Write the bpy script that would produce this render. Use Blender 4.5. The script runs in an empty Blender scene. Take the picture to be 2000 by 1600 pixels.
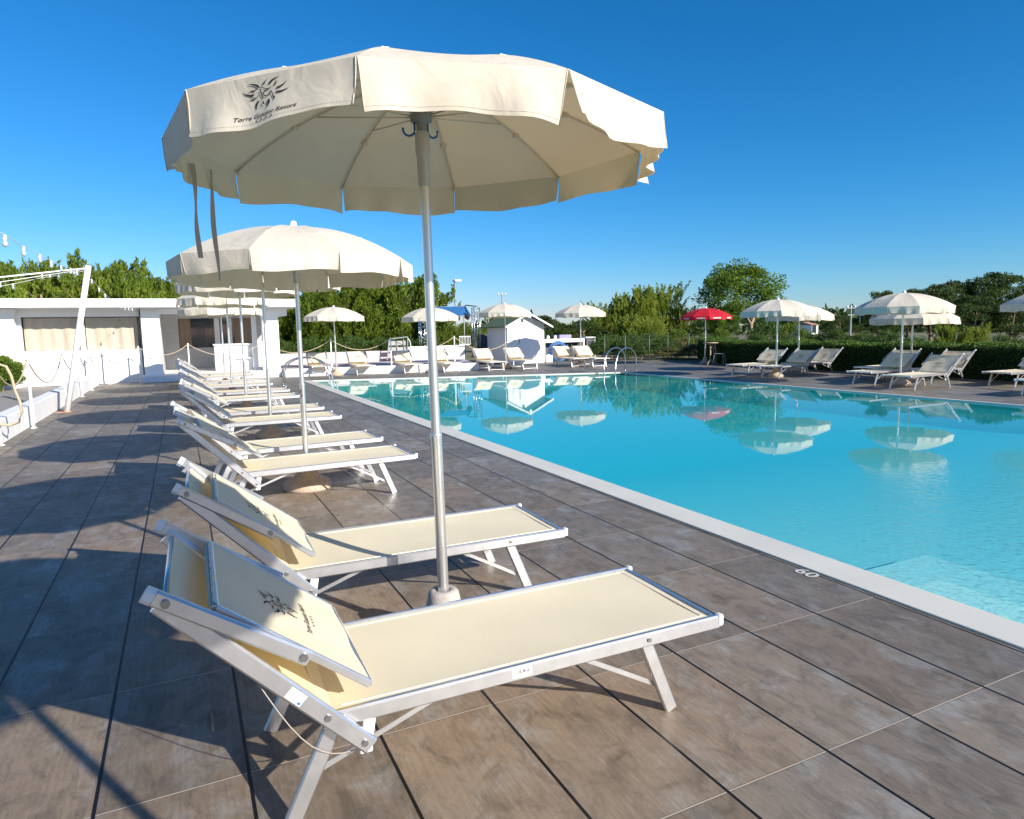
import bpy, bmesh, math, random
from mathutils import Vector, Matrix
R_=math.radians; PI=math.pi
random.seed(7)
sc=bpy.context.scene; COL=sc.collection

# ------------------------------------------------------------------ camera
F=1323.55; PITCH,YAW,ROLL=0.117877,0.450585,-0.018933
CAM=Vector((-3.1193,-2.5606,1.6263))
fw=Vector((math.sin(YAW)*math.cos(PITCH),math.cos(YAW)*math.cos(PITCH),-math.sin(PITCH)))
r0=Vector((math.cos(YAW),-math.sin(YAW),0)); u0=r0.cross(fw)
rt=r0*math.cos(ROLL)+u0*math.sin(ROLL); up=-r0*math.sin(ROLL)+u0*math.cos(ROLL)
cd=bpy.data.cameras.new('camera'); cam=bpy.data.objects.new('camera',cd); COL.objects.link(cam)
cam.matrix_world=Matrix(((rt.x,up.x,-fw.x,CAM.x),(rt.y,up.y,-fw.y,CAM.y),(rt.z,up.z,-fw.z,CAM.z),(0,0,0,1)))
cd.sensor_fit='HORIZONTAL'; cd.sensor_width=36; cd.lens=F/2000*36; cd.clip_end=3000; cd.clip_start=.05
sc.camera=cam
def AT(px,py,Y):
    "world point at depth plane y=Y, surveyed from the photo"
    d=fw+rt*((px-1000)/F)-up*((py-800)/F); t=(Y-CAM.y)/d.y
    return CAM+d*t
def GND(px,py,z=0.0):
    d=fw+rt*((px-1000)/F)-up*((py-800)/F); t=(z-CAM.z)/d.z
    return CAM+d*t

# ------------------------------------------------------------------ materials
def mat(name,col,rough=.6,metal=0.,spec=.5,noise=None,bump=None,trans=None,translucent=None,coat=0,var=None):
    m=bpy.data.materials.new(name); m.use_nodes=True; nt=m.node_tree; N=nt.nodes; L=nt.links
    b=N['Principled BSDF']; out=N['Material Output']
    b.inputs['Roughness'].default_value=rough; b.inputs['Metallic'].default_value=metal
    b.inputs['Specular IOR Level'].default_value=spec
    b.inputs['Coat Weight'].default_value=coat
    c=(*col,1); b.inputs['Base Color'].default_value=c
    tc=N.new('ShaderNodeTexCoord')
    csock=None
    if noise:
        sc_,amt,det=noise[:3]
        n=N.new('ShaderNodeTexNoise'); n.inputs['Scale'].default_value=sc_; n.inputs['Detail'].default_value=det
        if len(noise)>3:
            mp=N.new('ShaderNodeMapping'); mp.inputs['Scale'].default_value=noise[3]; L.new(tc.outputs['Object'],mp.inputs[0]); L.new(mp.outputs[0],n.inputs['Vector'])
        else: L.new(tc.outputs['Object'],n.inputs['Vector'])
        mr=N.new('ShaderNodeMapRange'); mr.inputs['From Min'].default_value=.3; mr.inputs['From Max'].default_value=.7
        mr.inputs['To Min'].default_value=1-amt; mr.inputs['To Max'].default_value=1+amt; L.new(n.outputs['Fac'],mr.inputs[0])
        mx=N.new('ShaderNodeMix'); mx.data_type='RGBA'; mx.blend_type='MULTIPLY'; mx.inputs[0].default_value=1
        mx.inputs[6].default_value=c; L.new(mr.outputs[0],mx.inputs[7]); csock=mx.outputs[2]
        L.new(csock,b.inputs['Base Color'])
    if bump:
        sc_,st,dist=bump[:3]
        n2=N.new('ShaderNodeTexNoise'); n2.inputs['Scale'].default_value=sc_; n2.inputs['Detail'].default_value=4
        L.new(tc.outputs['Object'],n2.inputs['Vector'])
        bp=N.new('ShaderNodeBump'); bp.inputs['Strength'].default_value=st; bp.inputs['Distance'].default_value=dist
        L.new(n2.outputs['Fac'],bp.inputs['Height']); L.new(bp.outputs[0],b.inputs['Normal'])
    if translucent:
        tcol,fac=translucent
        t=N.new('ShaderNodeBsdfTranslucent'); t.inputs[0].default_value=(*tcol,1)
        ms=N.new('ShaderNodeMixShader'); ms.inputs[0].default_value=fac
        L.new(b.outputs[0],ms.inputs[1]); L.new(t.outputs[0],ms.inputs[2]); L.new(ms.outputs[0],out.inputs[0])
    return m
def weave_mat(name,col,tcol,tf,scale=260,rough=.75,bst=.35,noise=.04,crease=0.0):
    m=mat(name,col,rough,translucent=(tcol,tf),noise=(3.0,noise,5)); nt=m.node_tree; N=nt.nodes; L=nt.links
    tc=[n for n in N if n.type=='TEX_COORD'][0]; b=N['Principled BSDF']
    w1=N.new('ShaderNodeTexWave'); w1.bands_direction='X'; w1.inputs['Scale'].default_value=scale
    w2=N.new('ShaderNodeTexWave'); w2.bands_direction='Y'; w2.inputs['Scale'].default_value=scale
    w3=N.new('ShaderNodeTexWave'); w3.bands_direction='Z'; w3.inputs['Scale'].default_value=scale
    for w in (w1,w2,w3): L.new(tc.outputs['Object'],w.inputs['Vector'])
    a=N.new('ShaderNodeMath'); a.operation='ADD'; L.new(w1.outputs['Fac'],a.inputs[0]); L.new(w2.outputs['Fac'],a.inputs[1])
    a2=N.new('ShaderNodeMath'); a2.operation='ADD'; L.new(a.outputs[0],a2.inputs[0]); L.new(w3.outputs['Fac'],a2.inputs[1])
    bp=N.new('ShaderNodeBump'); bp.inputs['Strength'].default_value=bst; bp.inputs['Distance'].default_value=.0006; L.new(a2.outputs[0],bp.inputs['Height'])
    if crease:
        n=N.new('ShaderNodeTexNoise'); n.inputs['Scale'].default_value=5; n.inputs['Detail'].default_value=3; n.inputs['Distortion'].default_value=.8
        L.new(tc.outputs['Object'],n.inputs['Vector'])
        b2=N.new('ShaderNodeBump'); b2.inputs['Strength'].default_value=crease; b2.inputs['Distance'].default_value=.03; L.new(n.outputs['Fac'],b2.inputs['Height'])
        L.new(bp.outputs[0],b2.inputs['Normal']); L.new(b2.outputs[0],b.inputs['Normal'])
    else: L.new(bp.outputs[0],b.inputs['Normal'])
    return m
M={}
M['alu']=mat('aluminium',(.66,.665,.67),.36,.9,noise=(14,.08,5),bump=(60,.08,.002))
M['alupole']=mat('aluminium_pole',(.74,.74,.72),.30,.8,noise=(9,.10,4,(1,1,.2)),bump=(30,.05,.002))
M['whitepl']=mat('white_plastic',(.80,.79,.77),.4)
M['cap']=mat('clear_cap',(.62,.66,.68),.25,spec=.6)
M['bolt']=mat('steel_bolt',(.32,.32,.31),.35,.9)
M['fabric']=weave_mat('cream_mesh_fabric',(.90,.82,.60),(.92,.55,.13),.20,420,bst=.3,noise=.03)
M['strapc']=mat('cream_hem',(.78,.72,.56),.8)
M['canvas']=weave_mat('umbrella_canvas',(.69,.635,.52),(.74,.54,.25),.15,300,bst=.4,noise=.03,crease=.42)
M['redcanvas']=weave_mat('red_canvas',(.62,.012,.03),(.7,.02,.02),.3,300)
M['redprint']=mat('white_print',(.75,.72,.72),.7)
M['rib']=mat('steel_rib',(.62,.58,.50),.45,.35)
M['greypl']=mat('grey_plastic',(.20,.21,.20),.5)
M['clearpl']=mat('grey_clear_sleeve',(.42,.43,.41),.25,spec=.6)
M['blue']=mat('blue_plastic',(.02,.13,.34),.4)
M['ink']=mat('dark_ink',(.035,.025,.03),.8)
M['strap']=mat('dark_strap',(.34,.31,.27),.8)
M['concrete']=mat('sand_concrete',(.46,.36,.27),.85,noise=(26,.14,8),bump=(90,.5,.006))
M['greyconcrete']=mat('grey_concrete',(.40,.37,.34),.85,noise=(26,.14,8),bump=(90,.5,.006))
M['white']=mat('white_paint',(.80,.80,.79),.55,noise=(1.3,.035,6),bump=(18,.12,.01))
M['whitew']=mat('weathered_white',(.78,.78,.77),.7,noise=(5,.06,8,(1,1,.25)),bump=(25,.2,.01))
M['mauve']=mat('mauve_render',(.50,.42,.43),.8,noise=(2,.06,6),bump=(30,.2,.01))
M['glass']=mat('window_glass',(.012,.02,.03),.05,spec=.9)
M['curtain']=mat('beige_curtain',(.50,.44,.35),.85,noise=(3,.05,4),translucent=((.6,.5,.35),.12))
M['browncurtain']=mat('brown_curtain',(.26,.19,.13),.85,noise=(3,.08,4))
M['ropem']=mat('hemp_rope',(.47,.38,.26),.9,noise=(60,.25,4),bump=(220,.8,.004))
M['steel']=mat('stainless',(.72,.74,.75),.18,.95)
M['greenroof']=mat('green_roofing',(.115,.17,.085),.85,noise=(12,.12,6),bump=(60,.4,.01))
M['bluetarp']=mat('blue_tarpaulin',(.03,.14,.33),.6,noise=(2,.08,4))
M['black']=mat('black_metal',(.012,.012,.014),.5)
M['greyfr']=mat('grey_frame',(.27,.28,.30),.5,.2)
M['darkgrey']=mat('dark_grey_panel',(.09,.09,.11),.8)
M['lilac']=mat('lilac_box',(.27,.25,.36),.8)
M['bark']=mat('bark',(.30,.20,.14),.9,noise=(8,.3,8,(1,1,.3)),bump=(30,.8,.03))
M['terracotta']=mat('terracotta',(.45,.24,.15),.8)
M['wood']=mat('light_wood',(.42,.34,.22),.6)
M['bulb']=mat('bulb_glass',(.42,.46,.50),.06,spec=.9)
M['shadewall']=mat('shaded_recess_wall',(.47,.46,.44),.8,noise=(6,.08,8,(.2,1,1)))  # shade of the open bay put into the wall colour
M['greyslat']=mat('grey_slats',(.33,.33,.32),.7)
M['label']=mat('sticker',(.90,.90,.88),.5)
M['labelgreen']=mat('sticker_green',(.42,.45,.10),.5)
M['marking']=mat('worn_marking',(.52,.52,.50),.7,noise=(60,.2,4))
M['greenpost']=mat('green_post',(.10,.13,.11),.5,.3)
def leaf_mat(name,c1,c2,tl=.35,scale=.9,trc=None):
    m=bpy.data.materials.new(name); m.use_nodes=True; nt=m.node_tree; N=nt.nodes; L=nt.links
    b=N['Principled BSDF']; out=N['Material Output']; b.inputs['Roughness'].default_value=.55; b.inputs['Specular IOR Level'].default_value=.3
    tc=N.new('ShaderNodeTexCoord'); n=N.new('ShaderNodeTexNoise'); n.inputs['Scale'].default_value=scale; n.inputs['Detail'].default_value=8; n.inputs['Roughness'].default_value=.75
    L.new(tc.outputs['Object'],n.inputs['Vector'])
    mr=N.new('ShaderNodeMapRange'); mr.inputs['From Min'].default_value=.33; mr.inputs['From Max'].default_value=.67; L.new(n.outputs['Fac'],mr.inputs[0])
    mx=N.new('ShaderNodeMix'); mx.data_type='RGBA'; mx.inputs[6].default_value=(*c1,1); mx.inputs[7].default_value=(*c2,1); L.new(mr.outputs[0],mx.inputs[0])
    L.new(mx.outputs[2],b.inputs['Base Color'])
    t=N.new('ShaderNodeBsdfTranslucent'); L.new(mx.outputs[2],t.inputs[0])
    ms=N.new('ShaderNodeMixShader'); ms.inputs[0].default_value=tl; L.new(b.outputs[0],ms.inputs[1]); L.new(t.outputs[0],ms.inputs[2]); L.new(ms.outputs[0],out.inputs[0])
    return m
M['lf_pine']=leaf_mat('pine_needles',(.06,.12,.014),(.25,.32,.035),.42)
M['lf_tam']=leaf_mat('tamarisk_leaves',(.12,.19,.025),(.40,.45,.07),.45)
M['lf_broad']=leaf_mat('broad_leaves',(.05,.12,.014),(.22,.31,.03),.4)
M['lf_dark']=leaf_mat('dark_pine_leaves',(.022,.048,.012),(.10,.15,.028))
M['lf_hedge']=leaf_mat('hedge_leaves',(.03,.08,.012),(.11,.20,.025),scale=3)
M['lf_bush']=leaf_mat('bush_leaves',(.03,.075,.015),(.12,.20,.035),scale=2)
M['lf_dry']=leaf_mat('dry_bush_leaves',(.10,.11,.03),(.27,.24,.08),scale=3)
M['core']=mat('foliage_core_shade',(.012,.022,.008),.9)  # near-black: the hedge's inner shade is put into this colour

# deck tiles ---------------------------------------------------------
def deck_material():
    m=bpy.data.materials.new('wood_look_tiles'); m.use_nodes=True; nt=m.node_tree; N=nt.nodes; L=nt.links
    b=N['Principled BSDF']; geo=N.new('ShaderNodeNewGeometry'); sx=N.new('ShaderNodeSeparateXYZ'); L.new(geo.outputs['Position'],sx.inputs[0])
    def math_(op,a,bv=None,c=None):
        n=N.new('ShaderNodeMath'); n.operation=op
        for i,v in enumerate((a,bv,c)):
            if v is None: continue
            if isinstance(v,(int,float)): n.inputs[i].default_value=v
            else: L.new(v,n.inputs[i])
        return n.outputs[0]
    TX,TY=.5,.8961
    u=math_('DIVIDE',sx.outputs['X'],TX); v=math_('DIVIDE',sx.outputs['Y'],TY)
    iu=math_('FLOOR',u); iv=math_('FLOOR',v); fu=math_('FRACT',u); fv=math_('FRACT',v)
    du=math_('MULTIPLY',math_('MINIMUM',fu,math_('SUBTRACT',1.0,fu)),TX); dv=math_('MULTIPLY',math_('MINIMUM',fv,math_('SUBTRACT',1.0,fv)),TY)
    jl=math_('LESS_THAN',du,.0066); jc=math_('LESS_THAN',dv,.0036); jce=math_('LESS_THAN',dv,.0056)
    cid=N.new('ShaderNodeCombineXYZ'); L.new(iu,cid.inputs[0]); L.new(iv,cid.inputs[1])
    wn=N.new('ShaderNodeTexWhiteNoise'); wn.noise_dimensions='3D'; L.new(cid.outputs[0],wn.inputs['Vector'])
    ws=N.new('ShaderNodeSeparateColor'); L.new(wn.outputs['Color'],ws.inputs[0])
    # offset of pattern per tile
    off=N.new('ShaderNodeVectorMath'); off.operation='SCALE'; L.new(wn.outputs['Color'],off.inputs[0]); off.inputs['Scale'].default_value=37.0
    pos=N.new('ShaderNodeVectorMath'); pos.operation='ADD'; L.new(geo.outputs['Position'],pos.inputs[0]); L.new(off.outputs[0],pos.inputs[1])
    def noise(scale,vec,detail=6,rough=.6,dist=0,src=None):
        mp=N.new('ShaderNodeMapping'); mp.inputs['Scale'].default_value=vec; L.new(src or pos.outputs[0],mp.inputs[0])
        n=N.new('ShaderNodeTexNoise'); n.inputs['Scale'].default_value=scale; n.inputs['Detail'].default_value=detail; n.inputs['Roughness'].default_value=rough; n.inputs['Distortion'].default_value=dist
        L.new(mp.outputs[0],n.inputs['Vector']); return n.outputs['Fac']
    def rng(s,a,b_,c,d):
        r=N.new('ShaderNodeMapRange'); L.new(s,r.inputs[0]); r.inputs[1].default_value=a; r.inputs[2].default_value=b_; r.inputs[3].default_value=c; r.inputs[4].default_value=d; return r.outputs[0]
    grain=noise(1.0,(115,9,1),9,.8,1.0); cloud=noise(1.0,(4.6,3.0,1),9,.68,.5); cloud2=noise(1.0,(9,5,1),9,.72,.8); fine=noise(1.0,(240,60,1),5,.8)
    mpw=N.new('ShaderNodeMapping'); mpw.inputs['Scale'].default_value=(1,.16,1); L.new(pos.outputs[0],mpw.inputs[0])
    wv=N.new('ShaderNodeTexWave'); wv.bands_direction='X'; wv.inputs['Scale'].default_value=11; wv.inputs['Distortion'].default_value=9; wv.inputs['Detail'].default_value=4; wv.inputs['Detail Scale'].default_value=1.6; L.new(mpw.outputs[0],wv.inputs['Vector'])
    big=noise(.28,(1,1,1),3,.5,0,src=geo.outputs['Position'])
    # brown (left, worn) to grey (pool side) with per-tile variation
    xg=rng(sx.outputs['X'],-2.6,.4,0,1); yg=rng(sx.outputs['Y'],1.5,12,0,.55)
    k=math_('ADD',math_('MULTIPLY',xg,.55),yg); k=math_('ADD',k,math_('MULTIPLY',math_('SUBTRACT',ws.outputs[0],.5),.5)); k=math_('ADD',k,math_('MULTIPLY',math_('SUBTRACT',big,.5),.8))
    k=math_('MINIMUM',math_('MAXIMUM',k,0.0),1.0)
    c1=N.new('ShaderNodeMix'); c1.data_type='RGBA'; c1.inputs[6].default_value=(.212,.164,.118,1); c1.inputs[7].default_value=(.158,.150,.134,1); L.new(k,c1.inputs[0])
    # pale washed clouds
    cf=rng(cloud,.50,.74,0,.75)
    c2=N.new('ShaderNodeMix'); c2.data_type='RGBA'; L.new(cf,c2.inputs[0]); L.new(c1.outputs[2],c2.inputs[6]); c2.inputs[7].default_value=(.29,.295,.285,1)
    df=rng(cloud2,.30,.55,.52,1.0); tile=rng(ws.outputs[1],0,1,.90,1.26); gf=rng(grain,.32,.68,.82,1.16); ff=rng(fine,.3,.7,.90,1.10)
    mul=math_('MULTIPLY',math_('MULTIPLY',math_('MULTIPLY',df,tile),rng(wv.outputs['Fac'],0,1,.95,1.04)),math_('MULTIPLY',gf,ff))
    c3=N.new('ShaderNodeMix'); c3.data_type='RGBA'; c3.blend_type='MULTIPLY'; c3.inputs[0].default_value=1; L.new(c2.outputs[2],c3.inputs[6]); L.new(mul,c3.inputs[7])
    # joints
    c35=N.new('ShaderNodeMix'); c35.data_type='RGBA'; L.new(jce,c35.inputs[0]); L.new(c3.outputs[2],c35.inputs[6]); c35.inputs[7].default_value=(.03,.027,.024,1)
    c4=N.new('ShaderNodeMix'); c4.data_type='RGBA'; L.new(jc,c4.inputs[0]); L.new(c35.outputs[2],c4.inputs[6]); c4.inputs[7].default_value=(.42,.35,.28,1)
    c5=N.new('ShaderNodeMix'); c5.data_type='RGBA'; L.new(jl,c5.inputs[0]); L.new(c4.outputs[2],c5.inputs[6]); c5.inputs[7].default_value=(.004,.004,.004,1)
    L.new(c5.outputs[2],b.inputs['Base Color'])
    rr=rng(cloud,.3,.8,.62,.45); L.new(rr,b.inputs['Roughness']); b.inputs['Specular IOR Level'].default_value=.35
    h=math_('ADD',math_('MULTIPLY',grain,.4),math_('MULTIPLY',fine,.25)); h=math_('SUBTRACT',h,math_('MULTIPLY',jce,1.0)); h=math_('SUBTRACT',h,math_('MULTIPLY',math_('LESS_THAN',du,.0075),3.0))
    bp=N.new('ShaderNodeBump'); bp.inputs['Strength'].default_value=.55; bp.inputs['Distance'].default_value=.0022; L.new(h,bp.inputs['Height']); L.new(bp.outputs[0],b.inputs['Normal'])
    return m
M['deck']=deck_material()
M['coping']=mat('pale_coping',(.62,.60,.52),.5,noise=(1.5,.06,7),bump=(120,.1,.003))
M['paving']=mat('grey_paving',(.27,.25,.23),.8,noise=(1.5,.12,7),bump=(30,.2,.01))
M['ground']=mat('dry_ground',(.15,.14,.07),.95,noise=(.8,.3,8),bump=(4,.5,.1))
def pool_material():
    m=mat('pool_lining',(.012,.40,.60),.6); nt=m.node_tree; N=nt.nodes; L=nt.links; b=N['Principled BSDF']
    geo=N.new('ShaderNodeNewGeometry'); sx=N.new('ShaderNodeSeparateXYZ'); L.new(geo.outputs['Position'],sx.inputs[0])
    mr=N.new('ShaderNodeMapRange'); L.new(sx.outputs['Z'],mr.inputs[0]); mr.inputs[1].default_value=-.52; mr.inputs[2].default_value=-.13; mr.inputs[3].default_value=0; mr.inputs[4].default_value=1
    mx=N.new('ShaderNodeMix'); mx.data_type='RGBA'; L.new(mr.outputs[0],mx.inputs[0]); mx.inputs[6].default_value=(.006,.52,.56,1); mx.inputs[7].default_value=(.72,.90,.80,1)  # water's depth tint put into the lining colour, paler where shallow
    L.new(mx.outputs[2],b.inputs['Base Color'])
    return m
M['pool']=pool_material()
def water_material():
    m=bpy.data.materials.new('pool_water'); m.use_nodes=True; nt=m.node_tree; N=nt.nodes; L=nt.links; N.clear()
    out=N.new('ShaderNodeOutputMaterial'); g=N.new('ShaderNodeBsdfGlossy'); g.inputs['Roughness'].default_value=.02
    t=N.new('ShaderNodeBsdfTransparent'); t.inputs[0].default_value=(.80,.98,1,1)
    ms=N.new('ShaderNodeMixShader')
    geo=N.new('ShaderNodeNewGeometry')
    n1=N.new('ShaderNodeTexNoise'); n1.inputs['Scale'].default_value=13; n1.inputs['Detail'].default_value=4; n1.inputs['Distortion'].default_value=.6
    n2=N.new('ShaderNodeTexNoise'); n2.inputs['Scale'].default_value=1.3; n2.inputs['Detail'].default_value=2
    L.new(geo.outputs['Position'],n1.inputs['Vector']); L.new(geo.outputs['Position'],n2.inputs['Vector'])
    # ripples near the shallow end, calm far away
    sx=N.new('ShaderNodeSeparateXYZ'); L.new(geo.outputs['Position'],sx.inputs[0])
    mr=N.new('ShaderNodeMapRange'); L.new(sx.outputs['Y'],mr.inputs[0]); mr.inputs[1].default_value=-.2; mr.inputs[2].default_value=2.5; mr.inputs[3].default_value=1.15; mr.inputs[4].default_value=.004
    a=N.new('ShaderNodeMath'); a.operation='MULTIPLY'; L.new(n1.outputs['Fac'],a.inputs[0]); L.new(mr.outputs[0],a.inputs[1])
    c=N.new('ShaderNodeMath'); c.operation='MULTIPLY'; L.new(n2.outputs['Fac'],c.inputs[0]); c.inputs[1].default_value=.028
    s=N.new('ShaderNodeMath'); s.operation='ADD'; L.new(a.outputs[0],s.inputs[0]); L.new(c.outputs[0],s.inputs[1])
    bp=N.new('ShaderNodeBump'); bp.inputs['Strength'].default_value=.55; bp.inputs['Distance'].default_value=.02; L.new(s.outputs[0],bp.inputs['Height'])
    L.new(bp.outputs[0],g.inputs['Normal'])
    dt=N.new('ShaderNodeVectorMath'); dt.operation='DOT_PRODUCT'; L.new(bp.outputs[0],dt.inputs[0]); L.new(geo.outputs['Incoming'],dt.inputs[1])
    def mm(op,a_,b_=None):
        n=N.new('ShaderNodeMath'); n.operation=op; n.use_clamp=(op!='POWER')
        for i,v in enumerate((a_,b_)):
            if v is None: continue
            if isinstance(v,(int,float)): n.inputs[i].default_value=v
            else: L.new(v,n.inputs[i])
        return n.outputs[0]
    f5=mm('POWER',mm('SUBTRACT',1.0,mm('ABSOLUTE',dt.outputs['Value'])),4.2); frs=mm('ADD',mm('MULTIPLY',f5,.90),.02)
    dfs=N.new('ShaderNodeBsdfDiffuse'); dfs.inputs[0].default_value=(.01,.50,.52,1); L.new(bp.outputs[0],dfs.inputs['Normal'])
    gz=mm('ADD',mm('MULTIPLY',mm('POWER',mm('SUBTRACT',1.0,mm('ABSOLUTE',dt.outputs['Value'])),4.0),.80),.04)
    m0=N.new('ShaderNodeMixShader'); L.new(gz,m0.inputs[0]); L.new(t.outputs[0],m0.inputs[1]); L.new(dfs.outputs[0],m0.inputs[2])
    L.new(frs,ms.inputs[0]); L.new(m0.outputs[0],ms.inputs[1]); L.new(g.outputs[0],ms.inputs[2]); L.new(ms.outputs[0],out.inputs[0])
    return m
M['water']=water_material()

# ------------------------------------------------------------------ mesh helpers
class MB:
    def __init__(s): s.v=[]; s.f=[]; s.sm=[]
    def add(s,vs,fs,smooth=False):
        o=len(s.v); s.v+= [tuple(v) for v in vs]; s.f+=[tuple(i+o for i in f) for f in fs]; s.sm+=[smooth]*len(fs); return s
    def box(s,lo,hi,bev=0):
        x0,y0,z0=lo; x1,y1,z1=hi
        if bev<=0:
            vs=[(x0,y0,z0),(x1,y0,z0),(x1,y1,z0),(x0,y1,z0),(x0,y0,z1),(x1,y0,z1),(x1,y1,z1),(x0,y1,z1)]
            return s.add(vs,[(0,3,2,1),(4,5,6,7),(0,1,5,4),(1,2,6,5),(2,3,7,6),(3,0,4,7)])
        bm=bmesh.new(); bmesh.ops.create_cube(bm,size=1)
        for v in bm.verts: v.co=Vector(((x0+x1)/2+v.co.x*(x1-x0),(y0+y1)/2+v.co.y*(y1-y0),(z0+z1)/2+v.co.z*(z1-z0)))
        bmesh.ops.bevel(bm,geom=bm.edges[:],offset=bev,segments=2,affect='EDGES',profile=.5)
        bm.verts.index_update(); s.add([v.co[:] for v in bm.verts],[[v.index for v in f.verts] for f in bm.faces]); bm.free(); return s
    def sweep(s,pts,prof,upv=(0,0,1),closed_ends=True,smooth=False):
        "profile (a,b) swept along pts; a along side vector, b along up"
        pts=[Vector(p) for p in pts]; n=len(pts); k=len(prof); vs=[]
        for i,p in enumerate(pts):
            t=(pts[min(i+1,n-1)]-pts[max(i-1,0)]).normalized(); U=Vector(upv)
            if abs(t.dot(U))>.98: U=Vector((1,0,0))
            S=t.cross(U).normalized(); U=S.cross(t).normalized()
            vs+=[p+S*a+U*b for a,b in prof]
        fs=[(i*k+j,i*k+(j+1)%k,(i+1)*k+(j+1)%k,(i+1)*k+j) for i in range(n-1) for j in range(k)]
        s.add(vs,fs,smooth)
        if closed_ends:
            o=len(s.v)-len(vs); s.f+=[tuple(o+j for j in range(k))[::-1],tuple(o+(n-1)*k+j for j in range(k))]; s.sm+=[False,False]
        return s
    def bar(s,p0,p1,w,h,upv=(0,0,1),c=None):
        c=min(w,h)*.18 if c is None else c; a,b=w/2,h/2
        return s.sweep([p0,p1],[(-a+c,-b),(a-c,-b),(a,-b+c),(a,b-c),(a-c,b),(-a+c,b),(-a,b-c),(-a,-b+c)],upv)
    def tube(s,pts,r,n=10,smooth=True):
        return s.sweep(pts,[(r*math.cos(2*PI*i/n),r*math.sin(2*PI*i/n)) for i in range(n)],smooth=smooth)
    def taper(s,pts,rs,n=8):
        pts=[Vector(p) for p in pts]; vs=[]
        for i,p in enumerate(pts):
            t=(pts[min(i+1,len(pts)-1)]-pts[max(i-1,0)]).normalized(); U=Vector((0,0,1)) if abs(t.z)<.95 else Vector((1,0,0))
            S=t.cross(U).normalized(); U=S.cross(t)
            vs+=[p+S*rs[i]*math.cos(2*PI*j/n)+U*rs[i]*math.sin(2*PI*j/n) for j in range(n)]
        fs=[(i*n+j,i*n+(j+1)%n,(i+1)*n+(j+1)%n,(i+1)*n+j) for i in range(len(pts)-1) for j in range(n)]
        return s.add(vs,fs,True)
    def lathe(s,prof,n=24,c=(0,0,0)):
        vs=[(c[0]+r*math.cos(2*PI*j/n),c[1]+r*math.sin(2*PI*j/n),c[2]+z) for r,z in prof for j in range(n)]
        fs=[(i*n+j,i*n+(j+1)%n,(i+1)*n+(j+1)%n,(i+1)*n+j) for i in range(len(prof)-1) for j in range(n)]
        return s.add(vs,fs,True)
    def poly(s,pts,th=None,nrm=(0,0,1)):
        "flat polygon, optional thickness"
        n=len(pts); pts=[Vector(p) for p in pts]
        if not th: return s.add(pts,[tuple(range(n))])
        N_=Vector(nrm)*th
        return s.add(pts+[p+N_ for p in pts],[tuple(range(n))[::-1],tuple(range(n,2*n))]+[(i,(i+1)%n,n+(i+1)%n,n+i) for i in range(n)])
    def grid(s,fn,nu,nv,smooth=True):
        vs=[fn(i/nu,j/nv) for i in range(nu+1) for j in range(nv+1)]
        fs=[(i*(nv+1)+j,(i+1)*(nv+1)+j,(i+1)*(nv+1)+j+1,i*(nv+1)+j+1) for i in range(nu) for j in range(nv)]
        return s.add(vs,fs,smooth)
    def mesh(s,name,m):
        me=bpy.data.meshes.new(name); me.from_pydata(s.v,[],s.f); me.materials.append(m)
        me.polygons.foreach_set('use_smooth',s.sm); me.update(); return me
    def obj(s,name,m,parent=None,**kw):
        o=bpy.data.objects.new(name,s.mesh(name,m)); COL.objects.link(o)
        if parent is not None: o.parent=parent
        for k,v in kw.items(): o[k]=v
        return o
def tag(o,label=None,cat=None,group=None,kind=None):
    if label: o['label']=label
    if cat: o['category']=cat
    if group: o['group']=group
    if kind: o['kind']=kind
    return o
def empty(name,loc,rz=0,label=None,cat=None,group=None,rot=None,scale=None):
    o=bpy.data.objects.new(name,None); COL.objects.link(o); o.location=loc; o.rotation_euler=rot or (0,0,rz); o.empty_display_size=.1
    if scale: o.scale=scale
    return tag(o,label,cat,group)
CH={}
def kids(o):
    return [c for c in COL.objects if c.parent==o]
def copy_tree(o,parent=None,cache={}):
    key=o.name
    if key not in cache: cache[key]=kids(o)
    c=o.copy(); COL.objects.link(c); c.parent=parent
    for ch in cache[key]: copy_tree(ch,c)
    return c
def set_tag(o,label,group=None):
    o['label']=label
    if group: o['group']=group

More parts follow.
